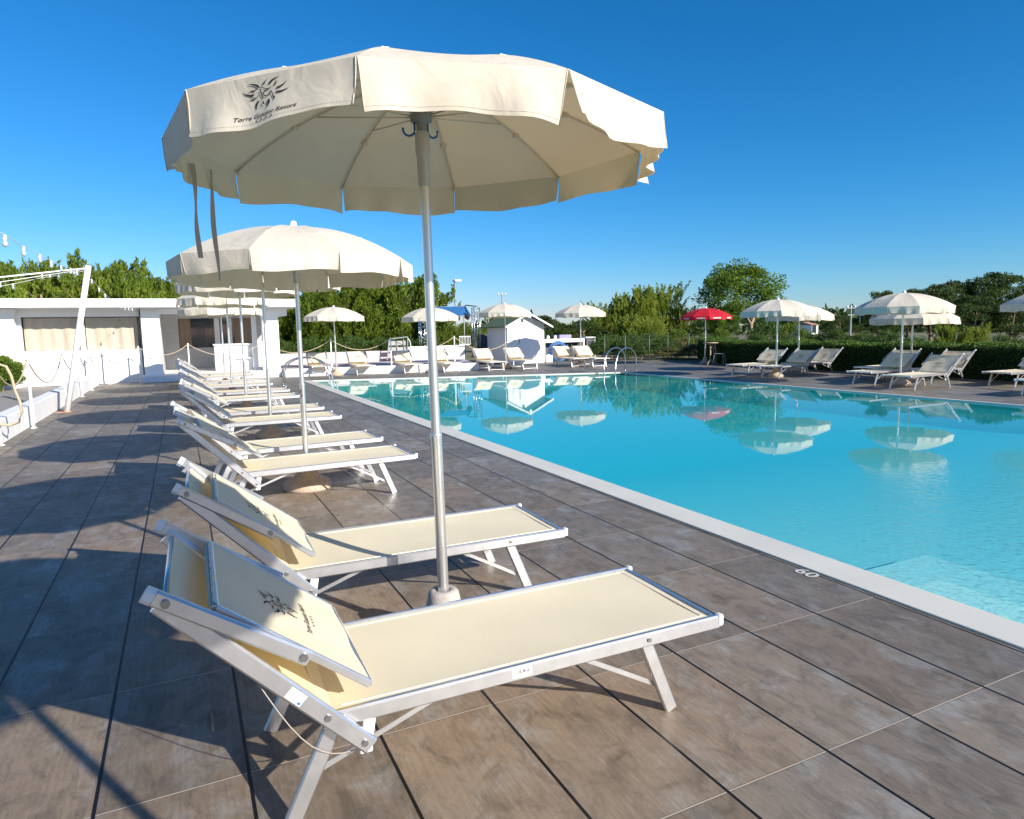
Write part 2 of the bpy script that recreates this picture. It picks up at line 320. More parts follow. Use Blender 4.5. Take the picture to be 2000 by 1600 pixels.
# flat prints --------------------------------------------------------
def text_tris(s,size,shear=0,bold=0,align='CENTER'):
    cu=bpy.data.curves.new('t','FONT'); cu.body=s; cu.size=size; cu.shear=shear; cu.offset=bold; cu.align_x=align; cu.align_y='CENTER'; cu.resolution_u=3
    ob=bpy.data.objects.new('t',cu); COL.objects.link(ob); dg=bpy.context.evaluated_depsgraph_get(); dg.update()
    me=bpy.data.meshes.new_from_object(ob.evaluated_get(dg)); vs=[v.co.copy() for v in me.vertices]; fs=[tuple(p.vertices) for p in me.polygons]
    bpy.data.objects.remove(ob); bpy.data.curves.remove(cu); bpy.data.meshes.remove(me); return [(v.x,v.y) for v in vs],fs
def logo2d():
    "sun emblem of curved flames with a script monogram, resort name and stars, in metres, y up, 0.30 wide"
    V=[];Fc=[]
    def P(pts): o=len(V); V.extend(pts); Fc.append(tuple(range(o,o+len(pts))))
    n=13
    for i in range(n):
        a=2*PI*i/n+.2; big=i%2==0; r1=.058; r2=.118 if big else .092; w=.22 if big else .17; sw=.28 if i%4<2 else -.28
        q=[]
        for t in range(7):
            f=t/6; rr=r1+(r2-r1)*f; aa=a+sw*f*f; ww=w*(1-f)**.8*.5*(1 if t else .75); q.append((rr,aa,ww))
        L=[(r*1.2*math.cos(A+W),r*math.sin(A+W)) for r,A,W in q]; Rr=[(r*1.2*math.cos(A-W),r*math.sin(A-W)) for r,A,W in q[:-1]]
        for k in range(6):
            if k<5: P([Rr[k],Rr[k+1],L[k+1],L[k]])
            else: P([Rr[k],L[k+1],L[k]])
    def stroke(fn,w,n=14):
        pts=[fn(t/n) for t in range(n+1)]
        for k in range(n):
            (x0,y0),(x1,y1)=pts[k],pts[k+1]; dx,dy=x1-x0,y1-y0; l=math.hypot(dx,dy) or 1; nx,ny=-dy/l*w,dx/l*w
            P([(x0-nx,y0-ny),(x1-nx,y1-ny),(x1+nx,y1+ny),(x0+nx,y0+ny)])
    stroke(lambda t:(-.06+.10*t,.034+.012*math.sin(6*t)),.0022)
    stroke(lambda t:(-.030+.018*t,.030-.07*t),.0035)
    stroke(lambda t:(.012+.022*math.cos(1+5.2*t),.022*math.sin(1+5.2*t)-.004),.003)
    stroke(lambda t:(.028+.03*t,-.012-.022*t+.02*math.sin(5*t)),.0026)
    stroke(lambda t:(-.062+.02*math.cos(2+4*t),.0+.02*math.sin(2+4*t)),.0022)
    tv,tf=text_tris('Torre Guaceto Resort',.040,.28,.0006); o=len(V); V.extend([(x,y-.150) for x,y in tv]); Fc.extend([tuple(i+o for i in f) for f in tf])
    for k in range(4):
        cx,cy=(k-1.5)*.036,-.186; pts=[((.0105 if j%2==0 else .0045)*math.sin(PI*j/5)+cx,(.0105 if j%2==0 else .0045)*math.cos(PI*j/5)+cy) for j in range(10)]; P(pts)
    return V,Fc
LOGO=logo2d()

# ------------------------------------------------------------------ world, sun
W=bpy.data.worlds.new('World'); sc.world=W; W.use_nodes=True; nt=W.node_tree; N=nt.nodes; L=nt.links
bg=N['Background']; sky=N.new('ShaderNodeTexSky'); sky.sky_type='NISHITA'; sky.sun_disc=False
SUN_EL=R_(25); SD=Vector((.433,-.901,0)).normalized()
sky.sun_elevation=SUN_EL; sky.sun_rotation=math.atan2(SD.x,SD.y); sky.altitude=0; sky.air_density=1.0; sky.dust_density=.1; sky.ozone_density=4.0
hs=N.new('ShaderNodeHueSaturation'); hs.inputs['Saturation'].default_value=1.1; hs.inputs['Value'].default_value=1.0
tn=N.new('ShaderNodeMix'); tn.data_type='RGBA'; tn.blend_type='MULTIPLY'; tn.inputs[0].default_value=1; tn.inputs[7].default_value=(.42,.74,1.02,1)
L.new(sky.outputs[0],hs.inputs['Color']); L.new(hs.outputs[0],tn.inputs[6]); sp0=N.new('ShaderNodeSeparateColor'); cb0=N.new('ShaderNodeCombineColor'); pw=N.new('ShaderNodeMath'); pw.operation='POWER'; pw.inputs[1].default_value=1.7; ml=N.new('ShaderNodeMath'); ml.operation='MULTIPLY'; ml.inputs[1].default_value=.78
L.new(tn.outputs[2],sp0.inputs[0]); L.new(sp0.outputs[0],pw.inputs[0]); L.new(pw.outputs[0],ml.inputs[0]); L.new(ml.outputs[0],cb0.inputs[0]); L.new(sp0.outputs[1],cb0.inputs[1]); L.new(sp0.outputs[2],cb0.inputs[2]); L.new(cb0.outputs[0],bg.inputs[0]); bg.inputs[1].default_value=.090
sd=bpy.data.lights.new('sun','SUN'); sd.energy=5.0; sd.angle=R_(.55); sd.color=(1,.92,.82); so=bpy.data.objects.new('sun',sd); COL.objects.link(so)
tos=Vector((SD.x*math.cos(SUN_EL),SD.y*math.cos(SUN_EL),math.sin(SUN_EL))); so.rotation_euler=tos.to_track_quat('Z','Y').to_euler()
sc.view_settings.view_transform='Standard'; sc.view_settings.look='None'; sc.view_settings.exposure=.72; sc.view_settings.gamma=1
sc.render.engine='CYCLES'; sc.cycles.max_bounces=8; sc.cycles.transparent_max_bounces=12

# ================================================================== SETTING
def struct(o): o['kind']='structure'; return o
FARL=[(.826,21.35),(11.17,17.85)]
deck=MB()
deck.add([(-5.72,-9,0),(.529,-9,0),(.529,26.6,0),(-5.72,26.6,0)],[(0,1,2,3)])
deck.add([(.529,21.53,0),(11.27,17.9,0),(11.27,26.6,0),(.529,26.6,0)],[(0,1,2,3)])
deck.add([(11.27,-9,0),(17.2,-9,0),(17.2,26.6,0),(11.27,26.6,0)],[(0,1,2,3)])
struct(deck.obj('pool_deck',M['deck']))
cp=MB(); cp.box((.529,-9,-.12),(.826,21.45,.012),.006); cp.box((11.17,-9,-.12),(11.27,17.85,.010),.004)
cp.add([(.826,21.35,.008),(11.17,17.85,.008),(11.17,17.93,.008),(.826,21.43,.008)],[(0,1,2,3)]); cp.add([(.826,21.35,-.1),(11.17,17.85,-.1),(11.17,17.85,.008),(.826,21.35,.008)],[(0,1,2,3)])
struct(cp.obj('pool_coping',M['coping']))
pb=MB(); xa,xb=.826,11.17; ny=24
ys=[-8+i*(29.35/ny) for i in range(ny+1)]
def fl(y): return -.335-.185*max(0,min(1,(y-1.0)/4.5))
for i in range(ny):
    y0,y1=ys[i],ys[i+1]; pb.add([(xa,y0,fl(y0)),(xb,y0,fl(y0)),(xb,y1,fl(y1)),(xa,y1,fl(y1))],[(0,1,2,3)])
pb.add([(xa,-8,-2),(xa,21.35,-2),(xa,21.35,-.03),(xa,-8,-.03)],[(0,3,2,1)]); pb.add([(xb,-8,-2),(xb,17.85,-2),(xb,17.85,-.03),(xb,-8,-.03)],[(0,1,2,3)])
pb.add([(xa,21.35,-2),(xb,17.85,-2),(xb,17.85,-.03),(xa,21.35,-.03)],[(0,3,2,1)]); pb.add([(xa,-8,-2),(xb,-8,-2),(xb,-8,-.03),(xa,-8,-.03)],[(0,1,2,3)])
struct(pb.obj('pool_basin',M['pool']))
st=MB(); st.box((.83,-7.9,-.40),(2.15,.74,-.235),.006); st.box((.83,-7.9,-.235),(1.42,.19,-.12),.006)
struct(st.obj('pool_steps',M['pool']))
wt=MB(); wt.add([(xa,-8,-.02),(xb,-8,-.02),(xb,17.85,-.02),(xa,21.35,-.02)],[(0,1,2,3)]); struct(wt.obj('pool_water',M['water']))
gr=MB(); B_=2500; zz=-.04
for a,b,c,d in ((-B_,-B_,B_,-9),(-B_,26.5,B_,B_),(-B_,-9,-5.72,26.5),(17.2,-9,B_,26.5)): gr.add([(a,b,zz),(c,b,zz),(c,d,zz),(a,d,zz)],[(0,1,2,3)])
struct(gr.obj('ground',M['ground']))
pv=MB(); pv.add([(-16,4,-.01),(-5.9,4,-.01),(-5.9,24.9,-.01),(-16,24.9,-.01)],[(0,1,2,3)]); struct(pv.obj('paving',M['paving']))
# depth mark 60 painted on the deck
tv,tf=text_tris('60',.105,.0,.002)
mk=MB(); mk.add([(.462+y*1.28,.46-x*1.5,.004) for x,y in tv],[f for f in tf]); o=mk.obj('depth_marking',M['marking']); tag(o,'white number 60 painted on the deck tile beside the pool edge','marking')

# ================================================================== SUN LOUNGERS
PV=(1.656,.392)
def make_lounger(beta=46.,flap=0.,crossbar=False,full=True,stickers=False):
    root=empty('sun_lounger',(0,0,0))
    A=M['alu']; da=R_(beta-46)
    def rot(u,z,extra=0.,about=None):
        if extra:
            du,dz=u-about[0],z-about[1]; c,s=math.cos(extra),math.sin(extra); u,z=about[0]+du*c-dz*s,about[1]+du*s+dz*c
        du,dz=u-PV[0],z-PV[1]; c,s=math.cos(da),math.sin(da); return PV[0]+du*c-dz*s,PV[1]+du*s+dz*c
    W=.335
    f=MB()
    for s in (-1,1): f.bar((.0,s*W,.359),(1.665,s*W,.359),.026,.058,c=.007)
    f.bar((.012,-W,.366),(.012,W,.366),.026,.036); f.bar((1.52,-W,.345),(1.52,W,.345),.02,.03)
    f.obj('seat_frame',A,root)
    for s in (-1,1):
        c=MB(); c.box((-.022,s*W-.017,.340),(.006,s*W+.017,.392),.008); c.obj('corner_cap',M['cap'],root)
    fab=MB()
    def seatf(a,b): v=(b-.5)*2; u=.035+a*1.60; return (u,v*.322,.381-.012*(1-v*v)*math.sin(PI*min(1,a*1.02))-.003*math.sin(9*a+v*2)*(1-v*v))
    fab.grid(seatf,24,10); fb=fab.obj('seat_fabric',M['fabric'],root)
    hm=MB()
    for s in (-1,1): hm.bar((.05,s*.300,.3805),(1.60,s*.300,.3805),.006,.006)
    hm.bar((.062,-.30,.3815),(.062,.30,.3815),.006,.005); hm.obj('hem',M['strapc'],fb)
    for s in (-1,1):
        for (u0,z0,u1,z1) in ((.365,.345,.225,0.004),(1.62,.345,1.785,0.004)):
            l=MB(); l.bar((u0,s*.306,z0),(u1,s*.306,z1),.024,.058,upv=(1,0,0),c=.006); l.obj('leg',A,root)
        if full:
            b=MB(); b.bar((.252,s*.288,.10),(.66,s*.288,.325),.006,.020); b.obj('brace',A,root)
            b=MB(); b.bar((1.725,s*.288,.15),(1.22,s*.288,.33),.006,.020); b.obj('brace',A,root)
            r=MB(); r.bar((1.505,s*.318,.352),(1.53,s*.318,.215),.016,.042,upv=(1,0,0)); r.box((1.505,s*.318-.014,.205),(1.550,s*.318+.014,.245),.006); r.obj('ratchet',M['whitepl'],root)
            for (u,z) in ((1.60,.362),(.37,.361)):
                q=MB(); q.tube([(u,s*(W+.010),z),(u,s*(W+.019),z)],.0095,10); q.obj('bolt',M['bolt'],root)
    if crossbar:
        for (u,z) in ((.247,.055),(1.76,.06)):
            b=MB(); b.bar((u,-.30,z),(u,.30,z),.02,.028); b.obj('crossbar',A,root)
    # backrest
    bf=MB(); c0=math.cos(R_(beta)); s0=math.sin(R_(beta)); V3=lambda s,v,off=0:(PV[0]+s*c0-off*s0,v,PV[1]+s*s0+off*c0)
    for s in (-1,1): bf.bar(V3(-.195,s*.364),V3(.655,s*.364),.024,.060,upv=(-s0,0,c0),c=.007)
    bf.tube([V3(.628,-.362),V3(.628,.362)],.012); bf.tube([V3(.03,-.362),V3(.03,.362)],.010)
    bfo=bf.obj('backrest_frame',A,root)
    if full:
        for s in (-1,1):
            for d in (-.165,.0):
                q=MB(); a=Vector(V3(d,s*.374)); q.tube([a,a+Vector((0,s*.010,0))],.0105,10); q.obj('bolt',M['bolt'],bfo)
    bb=MB(); bb.grid(lambda a,b:V3(-.02+a*.655,(b-.5)*.69,.018-.030*(1-(2*b-1)**2)*math.sin(PI*a)**.7+.003*math.sin(14*a+6*b)),16,10); bb.obj('backrest_fabric',M['fabric'],root)
    # sunshade: arms pivoted at the head, panel folded over the backrest
    hb=(2.092,.872); ex=R_(flap)
    def S(u,z,v,off=0.): uu,zz=rot(u,z,ex,hb); return (uu,v,zz+off)
    sf=MB()
    for s in (-1,1):
        sf.bar(S(2.118,.889,s*.388),S(1.705,.612,s*.388),.022,.050,upv=(-.5,0,.8),c=.007)
        sf.bar(S(1.962,.812,s*.350),S(1.512,.462,s*.350),.020,.026,upv=(-.6,0,.8))
    sf.bar(S(1.962,.812,-.35),S(1.962,.812,.35),.022,.022); sf.bar(S(1.512,.462,-.35),S(1.512,.462,.35),.020,.022)
    sfo=sf.obj('sunshade_frame',A,root)
    for s in (-1,1):
        c=MB(); c.bar(S(2.119,.8897,s*.388),S(2.143,.9055,s*.388),.027,.054,upv=(-.5,0,.8),c=.014); c.obj('end_cap',M['cap'],sfo)
        if full:
            for (u,z) in ((2.090,.870),(1.722,.625)):
                q=MB(); a=Vector(S(u,z,s*.398)); q.tube([a,a+Vector((0,s*.011,0))],.0125,12); q.obj('bolt',M['bolt'],sfo)
    nrm=Vector((-.614,0,.789))
    def flapf(a,b,h=0.):
        v=(b-.5)*2; u=1.972+(1.505-1.972)*a; z=.820+(.4565-.820)*a
        w=.010-.012*(1-v*v)*math.sin(PI*a)+.0035*math.sin(5*v+3*a)*(1-abs(v))+.004*math.sin(26*v)*math.exp(-a*14)+h
        return S(u-.614*w,z+.789*w,v*.345)
    sp=MB(); sp.grid(flapf,16,22); spo=sp.obj('sunshade_fabric',M['fabric'],root)
    hd=MB(); hd.grid(lambda a,b:S(1.972+.012*math.sin(a*PI)+.0,.826-.05*a+.006*math.sin(b*40)*a,(b-.5)*.69),3,24); hd.obj('hem',M['strapc'],spo)
    lg=MB(); k=.78
    # text up = towards the head, reads across the lounger
    lv=[flapf(.50-(y*k)/.58,.5-(x*k)/.69,.0022) for x,y in [(x,y+.03) for x,y in LOGO[0]]]
    lg.add(lv,LOGO[1]); lg.obj('logo',M['ink'],spo)
    if stickers:
        q=MB(); p0=Vector(V3(.27,.350,-.03)); p1=Vector((1.545,.318,.222)); q.tube([p0.lerp(p1,t/10)+Vector((0,0,-.11*math.sin(PI*t/10))) for t in range(11)],.0022,5); q.obj('cord',M['strap'],root)
        s=MB(); s.box((.905,W+.0128,.346),(.985,W+.0138,.378)); so_=s.obj('label_sticker',M['label'],root)
        tv,tf=text_tris('ELIEGI',.017,0,.0006); t=MB(); t.add([(.938-x,W+.0145,.3665+y) for x,y in tv],tf); t.obj('lettering',M['ink'],so_)
        t=MB(); t.add([(.982,W+.0145,.358),(.974,W+.0145,.357),(.962,W+.0145,.366),(.966,W+.0145,.368)],[(0,1,2,3)]); t.obj('leaf_mark',M['labelgreen'],so_)
        a=Vector(V3(.105,.3775)); ax=Vector((c0,0,s0)); nz=Vector((-s0,0,c0)); t=MB()
        t.add([a+ax*x+nz*y+Vector((0,0,0)) for x,y in ((0,-.019),(.062,-.019),(.062,.019),(0,.019))],[(0,1,2,3)]); so2=t.obj('warning_sticker',M['label'],root)
        t=MB(); t.add([a+ax*x+nz*y+Vector((0,.001,0)) for x,y in ((.003,-.016),(.014,-.016),(.014,-.008),(.003,-.008))],[(0,1,2,3)])
        t.obj('flag_mark',M['blue'],so2)
        t=MB()
        for r_ in range(3):
            for q_ in range(7):
                x=.008+q_*.0075+.002*((q_*r_)%2); y=.012-r_*.006
                t.add([a+ax*xx+nz*yy+Vector((0,.001,0)) for xx,yy in ((x,y),(x+.0055,y),(x+.0055,y+.0012),(x,y+.0012))],[(0,1,2,3)])
        t.obj('fine_print',M['greyfr'],so2)
    return root
near=make_lounger(stickers=True)
P46=make_lounger(); P46b=make_lounger(flap=-5); P44=make_lounger(beta=43,flap=2); PB=make_lounger(beta=44,crossbar=True); PR=make_lounger(beta=42); PRb=make_lounger(beta=40,flap=7)
used=set()
def place(proto,x,y,deg,label,group,cat='sun lounger'):
    o=proto if proto.name not in used else copy_tree(proto); used.add(proto.name)
    o.location=(x,y,0); o.rotation_euler=(0,0,R_(deg)); tag(o,label,cat,group); o.scale=(.93,1,.95) if group==g3 else (1,1,1); return o
g1='sun loungers in the row along the left side of the pool'; g2='sun loungers along the far end of the pool'; g3='sun loungers in front of the clipped hedge'
place(near,-1.115,-.088,179.3,'nearest sun lounger in the foreground, with a small sticker on its rail',g1)
place(P46,-1.045,1.335,178.6,'second nearest sun lounger, directly behind the pole of the big parasol',g1)
place(P46b,-1.065,4.33,182.5,'sun lounger just in front of the parasol base marked with a black number',g1)
place(P44,-1.08,5.60,183,'sun lounger right behind the pole marked with a black number',g1)
place(P46,-1.04,8.02,180.5,'fifth sun lounger from the camera in the left row',g1)
place(P46b,-1.03,9.42,179,'sixth sun lounger from the camera in the left row',g1)
place(P46,-1.05,11.95,181,'seventh sun lounger from the camera in the left row',g1)
place(P44,-1.02,13.55,179.5,'eighth sun lounger from the camera in the left row',g1)
place(P46b,-1.12,15.85,180,'ninth sun lounger from the camera in the left row',g1)
place(P46,-1.05,17.35,180,'tenth sun lounger from the camera in the left row',g1)
place(P44,-1.15,19.8,180,'eleventh sun lounger from the camera in the left row',g1)
place(P46,-1.1,21.3,180,'last sun lounger of the left row, nearest the white building',g1)
bl=[(1.556,23.35,85.4,'sun lounger beyond the left pool ladder rails, left end of the far row'),(3.081,22.75,87.2,'sun lounger just right of the leftmost far parasol, before the mauve ledge'),
(4.819,22.349,87.7,'sun lounger in front of the grey rack at the pool end'),(6.306,22.05,88.5,'sun lounger half hidden behind the big parasol pole at the far pool end'),
(7.998,21.567,85.5,'sun lounger to the left of the parasol that stands before the white shed'),(9.444,21.418,88.3,'sun lounger in front of the white shed with the green roof'),
(11.749,21.508,84.5,'sun lounger just right of the white shed, beside the blue hose'),(12.411,20.93,83.8,'sun lounger next to the right pool ladder rails, right end of the far row')]
for x,y,d,l in bl: place(PB,x,y,d,l,g2)
rl=[(PR,12.82,13.911,3.7,'leftmost sun lounger by the clipped hedge, left of the parasol pole'),(PR,12.85,12.641,5.0,'sun lounger right of the leftmost hedge parasol pole, in the row nearer the pool'),
(PRb,14.6,13.3,1.2,'sun lounger standing alone farther back, third backrest from the left by the hedge'),(PR,12.729,9.382,2.9,'sun lounger left of the front pole of the overlapping hedge parasols, nearer the pool'),
(PRb,12.22,7.98,2.0,'sun lounger right of the front pole of the overlapping hedge parasols, nearest the pool edge'),(PR,14.4,10.45,3,'sun lounger in the back row by the hedge, behind the left of the overlapping parasols'),
(PR,14.35,8.95,1,'sun lounger in the back row by the hedge, right of the rear parasol pole'),(PR,14.75,7.15,-3,'rear sun lounger cut off by the right edge of the photo'),
(PRb,12.85,5.42,-2,'front sun lounger cut off by the right edge of the photo')]
for p,x,y,d,l in rl: place(p,x,y,d,l,g3)

# ================================================================== PARASOLS
NR=10
def corner(k,Rr,ph): a=ph+2*PI*k/NR; return Vector((Rr*math.cos(a),Rr*math.sin(a),0))
def make_umbrella(Rr=1.17,H=.175,h=.36,ex=2.0,ph=0.,cv='canvas',seed=1,amp=.022,detail=True,logo_panels=(),hooks=False,lift=None):
    rnd=random.Random(seed); root=empty('parasol',(0,0,0)); C=M[cv]
    zr=2.3
    cz=MB()
    for k in range(NR):
        c0,c1=corner(k,Rr,ph),corner(k+1,Rr,ph)
        def top(a,b,c0=c0,c1=c1):
            fr=.03+.97*a; p=(c0*(1-b)+c1*b)*fr; z=h*(1-fr**ex)-.012*math.sin(PI*b)*math.sin(PI*a); return (p.x,p.y,z)
        cz.grid(top,14,6)
    can=cz.obj('canopy',C,root); can.location=(0,0,zr)
    def vfun(k):
        c0,c1=corner(k,Rr,ph),corner(k+1,Rr,ph); e=(c1-c0); nrm=Vector((e.y,-e.x,0)).normalized()
        rr=random.Random(seed*31+k); qa=.4 if k in logo_panels else 1.; w=[(rr.uniform(.6,1.4)*qa,rr.uniform(0,6.3),rr.uniform(2.2,7)) for _ in range(3)]; g0,g1=rr.uniform(.006,.030),rr.uniform(.006,.030); fl=rr.uniform(-.02,.02)
        if lift and k in lift: fl+=lift[k]
        def f(s,t,off=0.):
            ss=(g0*t**.8/1.0)+s*(1-(g0+g1)*t**.8); p=c0+e*ss
            d=amp*t*sum(a*math.sin(q*PI*s+b) for a,b,q in w)*.5+fl*t*t+off
            z=-H*t+.014*t*math.sin(5.2*s+w[0][1])
            return Vector((p.x,p.y,z))+nrm*d
        return f
    vm=MB()
    for k in range(NR): fn=vfun(k); vm.grid(lambda a,b,fn=fn:tuple(fn(a,b)),18,5)
    val=vm.obj('valance',C,root); val.location=(0,0,zr)
    if detail:
        hm=MB()
        for k in range(NR):
            fn=vfun(k); hm.grid(lambda a,b,fn=fn:tuple(fn(a,.90+b*.012,.0012)),18,1)
            for sgn in (0.004,.996): hm.tube([fn(sgn,t/5,.001) for t in range(6)],.0022,5)
        hm.obj('seam',M['canvas'],val)
    for k in logo_panels:
        fn=vfun(k); Lc=(corner(k+1,Rr,ph)-corner(k,Rr,ph)).length; lg=MB(); kk=.74
        lg.add([tuple(fn(.49+(x*kk)/Lc,.03+.90*(.118-y)/.318,.0025)) for x,y in LOGO[0]],LOGO[1]); lg.obj('logo',M['ink'],val)
    # ribs + struts
    for k in range(NR):
        a=ph+2*PI*k/NR; d=Vector((math.cos(a),math.sin(a),0)); pts=[]
        for i in range(9):
            fr=.04+.955*i/8; pts.append(d*(Rr*fr)+Vector((0,0,h*(1-fr**ex)-.012)))
        rb=MB(); rb.tube(pts,.0045,6)
        if detail: p=pts[5]; rb.box(tuple(Vector(p)-Vector((.014,.014,.010))),tuple(Vector(p)+Vector((.014,.014,.008)))); p=pts[-1]*.985; rb.box(tuple(Vector(p)-Vector((.007,.007,.016))),tuple(Vector(p)+Vector((.007,.007,-.002))))
        ro=rb.obj('rib',M['rib'],root); ro.location=(0,0,zr)
        if detail:
            st_=MB(); st_.tube([d*.045+Vector((0,0,.13)),Vector(pts[4])+Vector((0,0,-.006))],.0038,6); st_.obj('strut',M['rib'],ro)
    hb=MB(); hb.lathe([(.024,.04),(.026,.10),(.052,.105),(.054,.165),(.040,.175),(.040,.185),(.0,.185)],20); ho=hb.obj('runner_hub',M['greypl'],root); ho.location=(0,0,zr)
    if detail:
        cl=MB(); cl.lathe([(.026,-.20),(.031,-.19),(.032,-.05),(.035,-.045),(.035,.05),(.026,.06)],20); co=cl.obj('clamp_sleeve',M['clearpl'],root); co.location=(0,0,zr)
    fi=MB(); fi.lathe([(.055,h-.012),(.05,h+.010),(.036,h+.018),(.030,h+.05),(.018,h+.062),(.0,h+.064)],18); fo=fi.obj('finial',M['whitepl'],root); fo.location=(0,0,zr)
    lp=MB(); lp.lathe([(.0285,.22),(.0285,1.09),(.030,1.095),(.030,1.11),(.024,1.115)],20); lp.obj('lower_pole',M['alupole'],root)
    up_=MB(); up_.lathe([(.0235,0),(.0235,1)],18); uo=up_.obj('upper_pole',M['alupole'],root); uo.location=(0,0,1.10); uo.scale=(1,1,zr+h-1.10)
    bs=MB(); bs.lathe([(.0,0),(.240,0),(.247,.02),(.247,.06),(.232,.085),(.185,.105),(.135,.135),(.100,.185),(.086,.235),(.080,.27),(.068,.285),(.045,.288),(.03,.27)],36); bs.obj('base',M['greyconcrete' if hooks else 'concrete'],root)
    if hooks:
        for (aa,rr_) in ((2.95,.040),(.25,.045)):
            d=Vector((math.cos(aa),math.sin(aa),0)); o0=d*.034+Vector((0,0,.10)); pts=[o0,o0+Vector((0,0,-.035))]+[o0+d*(.028-.028*math.cos(t*PI/8))+Vector((0,0,-.035-.026*math.sin(t*PI/8))) for t in range(1,9)]+[o0+d*.056+Vector((0,0,-.025))]
            q=MB(); q.tube(pts,.0058,8); oo=q.obj('hook',M['blue'],root); oo.location=(0,0,zr)
    return root
def fix(root,zr,tilt=(0,0),spin=0.):
    for c in kids(root):
        k=c.name.split('.')[0]
        if k in ('canopy','valance','rib','runner_hub','clamp_sleeve','finial','hook'):
            c.location=(0,0,zr); c.rotation_euler=(tilt[0],tilt[1],spin)
        if k=='upper_pole': c.scale=(1,1,zr+.35-1.10)
u1=make_umbrella(Rr=1.148,H=.160,h=.31,ex=1.9,ph=-2.704,seed=5,amp=.030,logo_panels=(0,),hooks=True,lift={0:.01,2:-.01})
u1.location=(-1.972,.665,0); u1.rotation_euler=(-.006,-.013,0); tag(u1,'large cream parasol in the foreground with a printed sun emblem','parasol','parasols along the left row of loungers'); fix(u1,2.52,(.02,-.011))
for (ax_,ay_,L_,ph_) in ((-1.01,.40,.44,0.),(-.93,.50,.54,1.3)):
    tm=MB(); pts=[(ax_+.004*math.sin(t*.7+ph_),ay_+.006*math.cos(t*.8+ph_),2.45-L_*t/10) for t in range(11)]
    for i in range(10):
        (x0,y0,z0),(x1,y1,z1)=pts[i],pts[i+1]; w0=.008*abs(math.cos(i*.35+ph_))+.004; w1=.008*abs(math.cos((i+1)*.35+ph_))+.004
        tm.add([(x0-w0,y0,z0),(x0+w0,y0+.004,z0),(x1+w1,y1+.004,z1),(x1-w1,y1,z1)],[(0,1,2,3)],True)
    tm.obj('tie_strap',M['strap'],u1)
ua=make_umbrella(Rr=1.19,seed=11,ph=-2.66,amp=.018); ub=make_umbrella(Rr=1.19,seed=23,ph=-2.5,amp=.022)
def put(proto,x,y,zr,tilt,label,group,spin=0.):
    o=proto if proto.name not in used else copy_tree(proto); used.add(proto.name); o.location=(x,y,0); tag(o,label,'parasol',group); fix(o,zr,tilt,spin); return o
gA='parasols along the left row of loungers'
o2=put(ua,-2.02,4.70,2.33,(-.008,.006),'cream parasol whose pole carries a black number',gA)
tv,tf=text_tris('5',.125,0,.006); t=MB(); rp=.0292
t.add([(rp*math.cos(-2.35+x*22*.9),rp*math.sin(-2.35+x*22*.9),1.0+y) for x,y in tv],tf); t.obj('number',M['ink'],o2)
o3=put(ub,-1.93,8.65,2.52,(.02,.035),'third cream parasol of the left row, its rim showing under the second one',gA)
o4=put(ua,-1.98,12.45,2.60,(.0,.02),'fourth cream parasol of the left row, partly behind the second canopy',gA,.3)
o5=put(ub,-2.0,16.45,2.52,(.0,.0),'fifth cream parasol of the left row, with its rim against the white roof',gA,.25)
o6=put(ua,-1.97,20.1,2.38,(.0,.0),'farthest cream parasol of the left row, nearest the white building',gA,.1)
o7=put(ub,-2.12,-2.62,2.52,(.0,.0),'cream parasol behind the viewpoint that shades the nearest lounger',gA,.1)
for oo,a0 in ((o4,2.9),(o5,2.8)):
    for q in (0,.09): 
        t=MB(); a=a0+q; t.grid(lambda i,j,a=a:(1.2*math.cos(a)+.01*math.sin(i*5),1.2*math.sin(a)+.012*(j-.5),2.36-.55*i),10,1)
        t.obj('tie_strap',M['strap'],oo)
gB='parasols at the far end of the pool'; uc=make_umbrella(Rr=1.13,seed=31,ph=.2,amp=.018,detail=False); ud=make_umbrella(Rr=1.13,seed=47,ph=.5,amp=.02,detail=False)
bt=[(uc,2.13,23.55,2.22,'leftmost cream parasol at the far pool end, before the mauve ledge'),(ud,5.62,22.66,2.16,'cream parasol at the far pool end hidden partly by the big foreground pole'),(uc,8.98,22.95,2.30,'cream parasol in front of the white shed'),(ud,12.66,23.0,2.27,'cream parasol between the white shed and the right pool ladder rails')]
for i,(p,x,y,z,l) in enumerate(bt):
    o=put(p,x,y,z,(.0,.01*(-1)**i),l,gB,.15*i)
    t=MB(); t.grid(lambda i_,j,i=i:(1.12*math.cos(-.2+i*2.9)+.01*i_,1.12*math.sin(-.2+i*2.9)+.02*(j-.5),z-.12-.42*i_),6,1); t.obj('tie_strap',M['canvas'],o)
gC='parasols in front of the clipped hedge'
rt_=[(uc,13.46,12.80,2.02,'left cream parasol by the hedge, overlapping the one behind it'),(ud,16.0,14.2,1.90,'cream parasol partly hidden behind the left parasol by the hedge'),(ud,13.62,8.85,2.00,'front parasol of the overlapping pair at the right by the hedge'),(uc,15.9,10.1,1.72,'rear parasol showing below the canopy of the front right parasol')]
for i,(p,x,y,z,l) in enumerate(rt_): put(p,x,y,z,(.0,.0),l,gC,.2*i)
e=AT(2062,600,6.6); put(uc,e.x,6.6,2.0,(0,0),'cream parasol cut off by the right edge of the photo',gC,.4)
ur=make_umbrella(Rr=1.08,H=.13,h=.36,ph=.35,cv='redcanvas',seed=71,amp=.02,detail=False); used.add(ur.name)
ur.location=(16.9,19.85,0); tag(ur,'red parasol with white print around its rim','parasol'); fix(ur,2.0,(0,0))
t=MB()
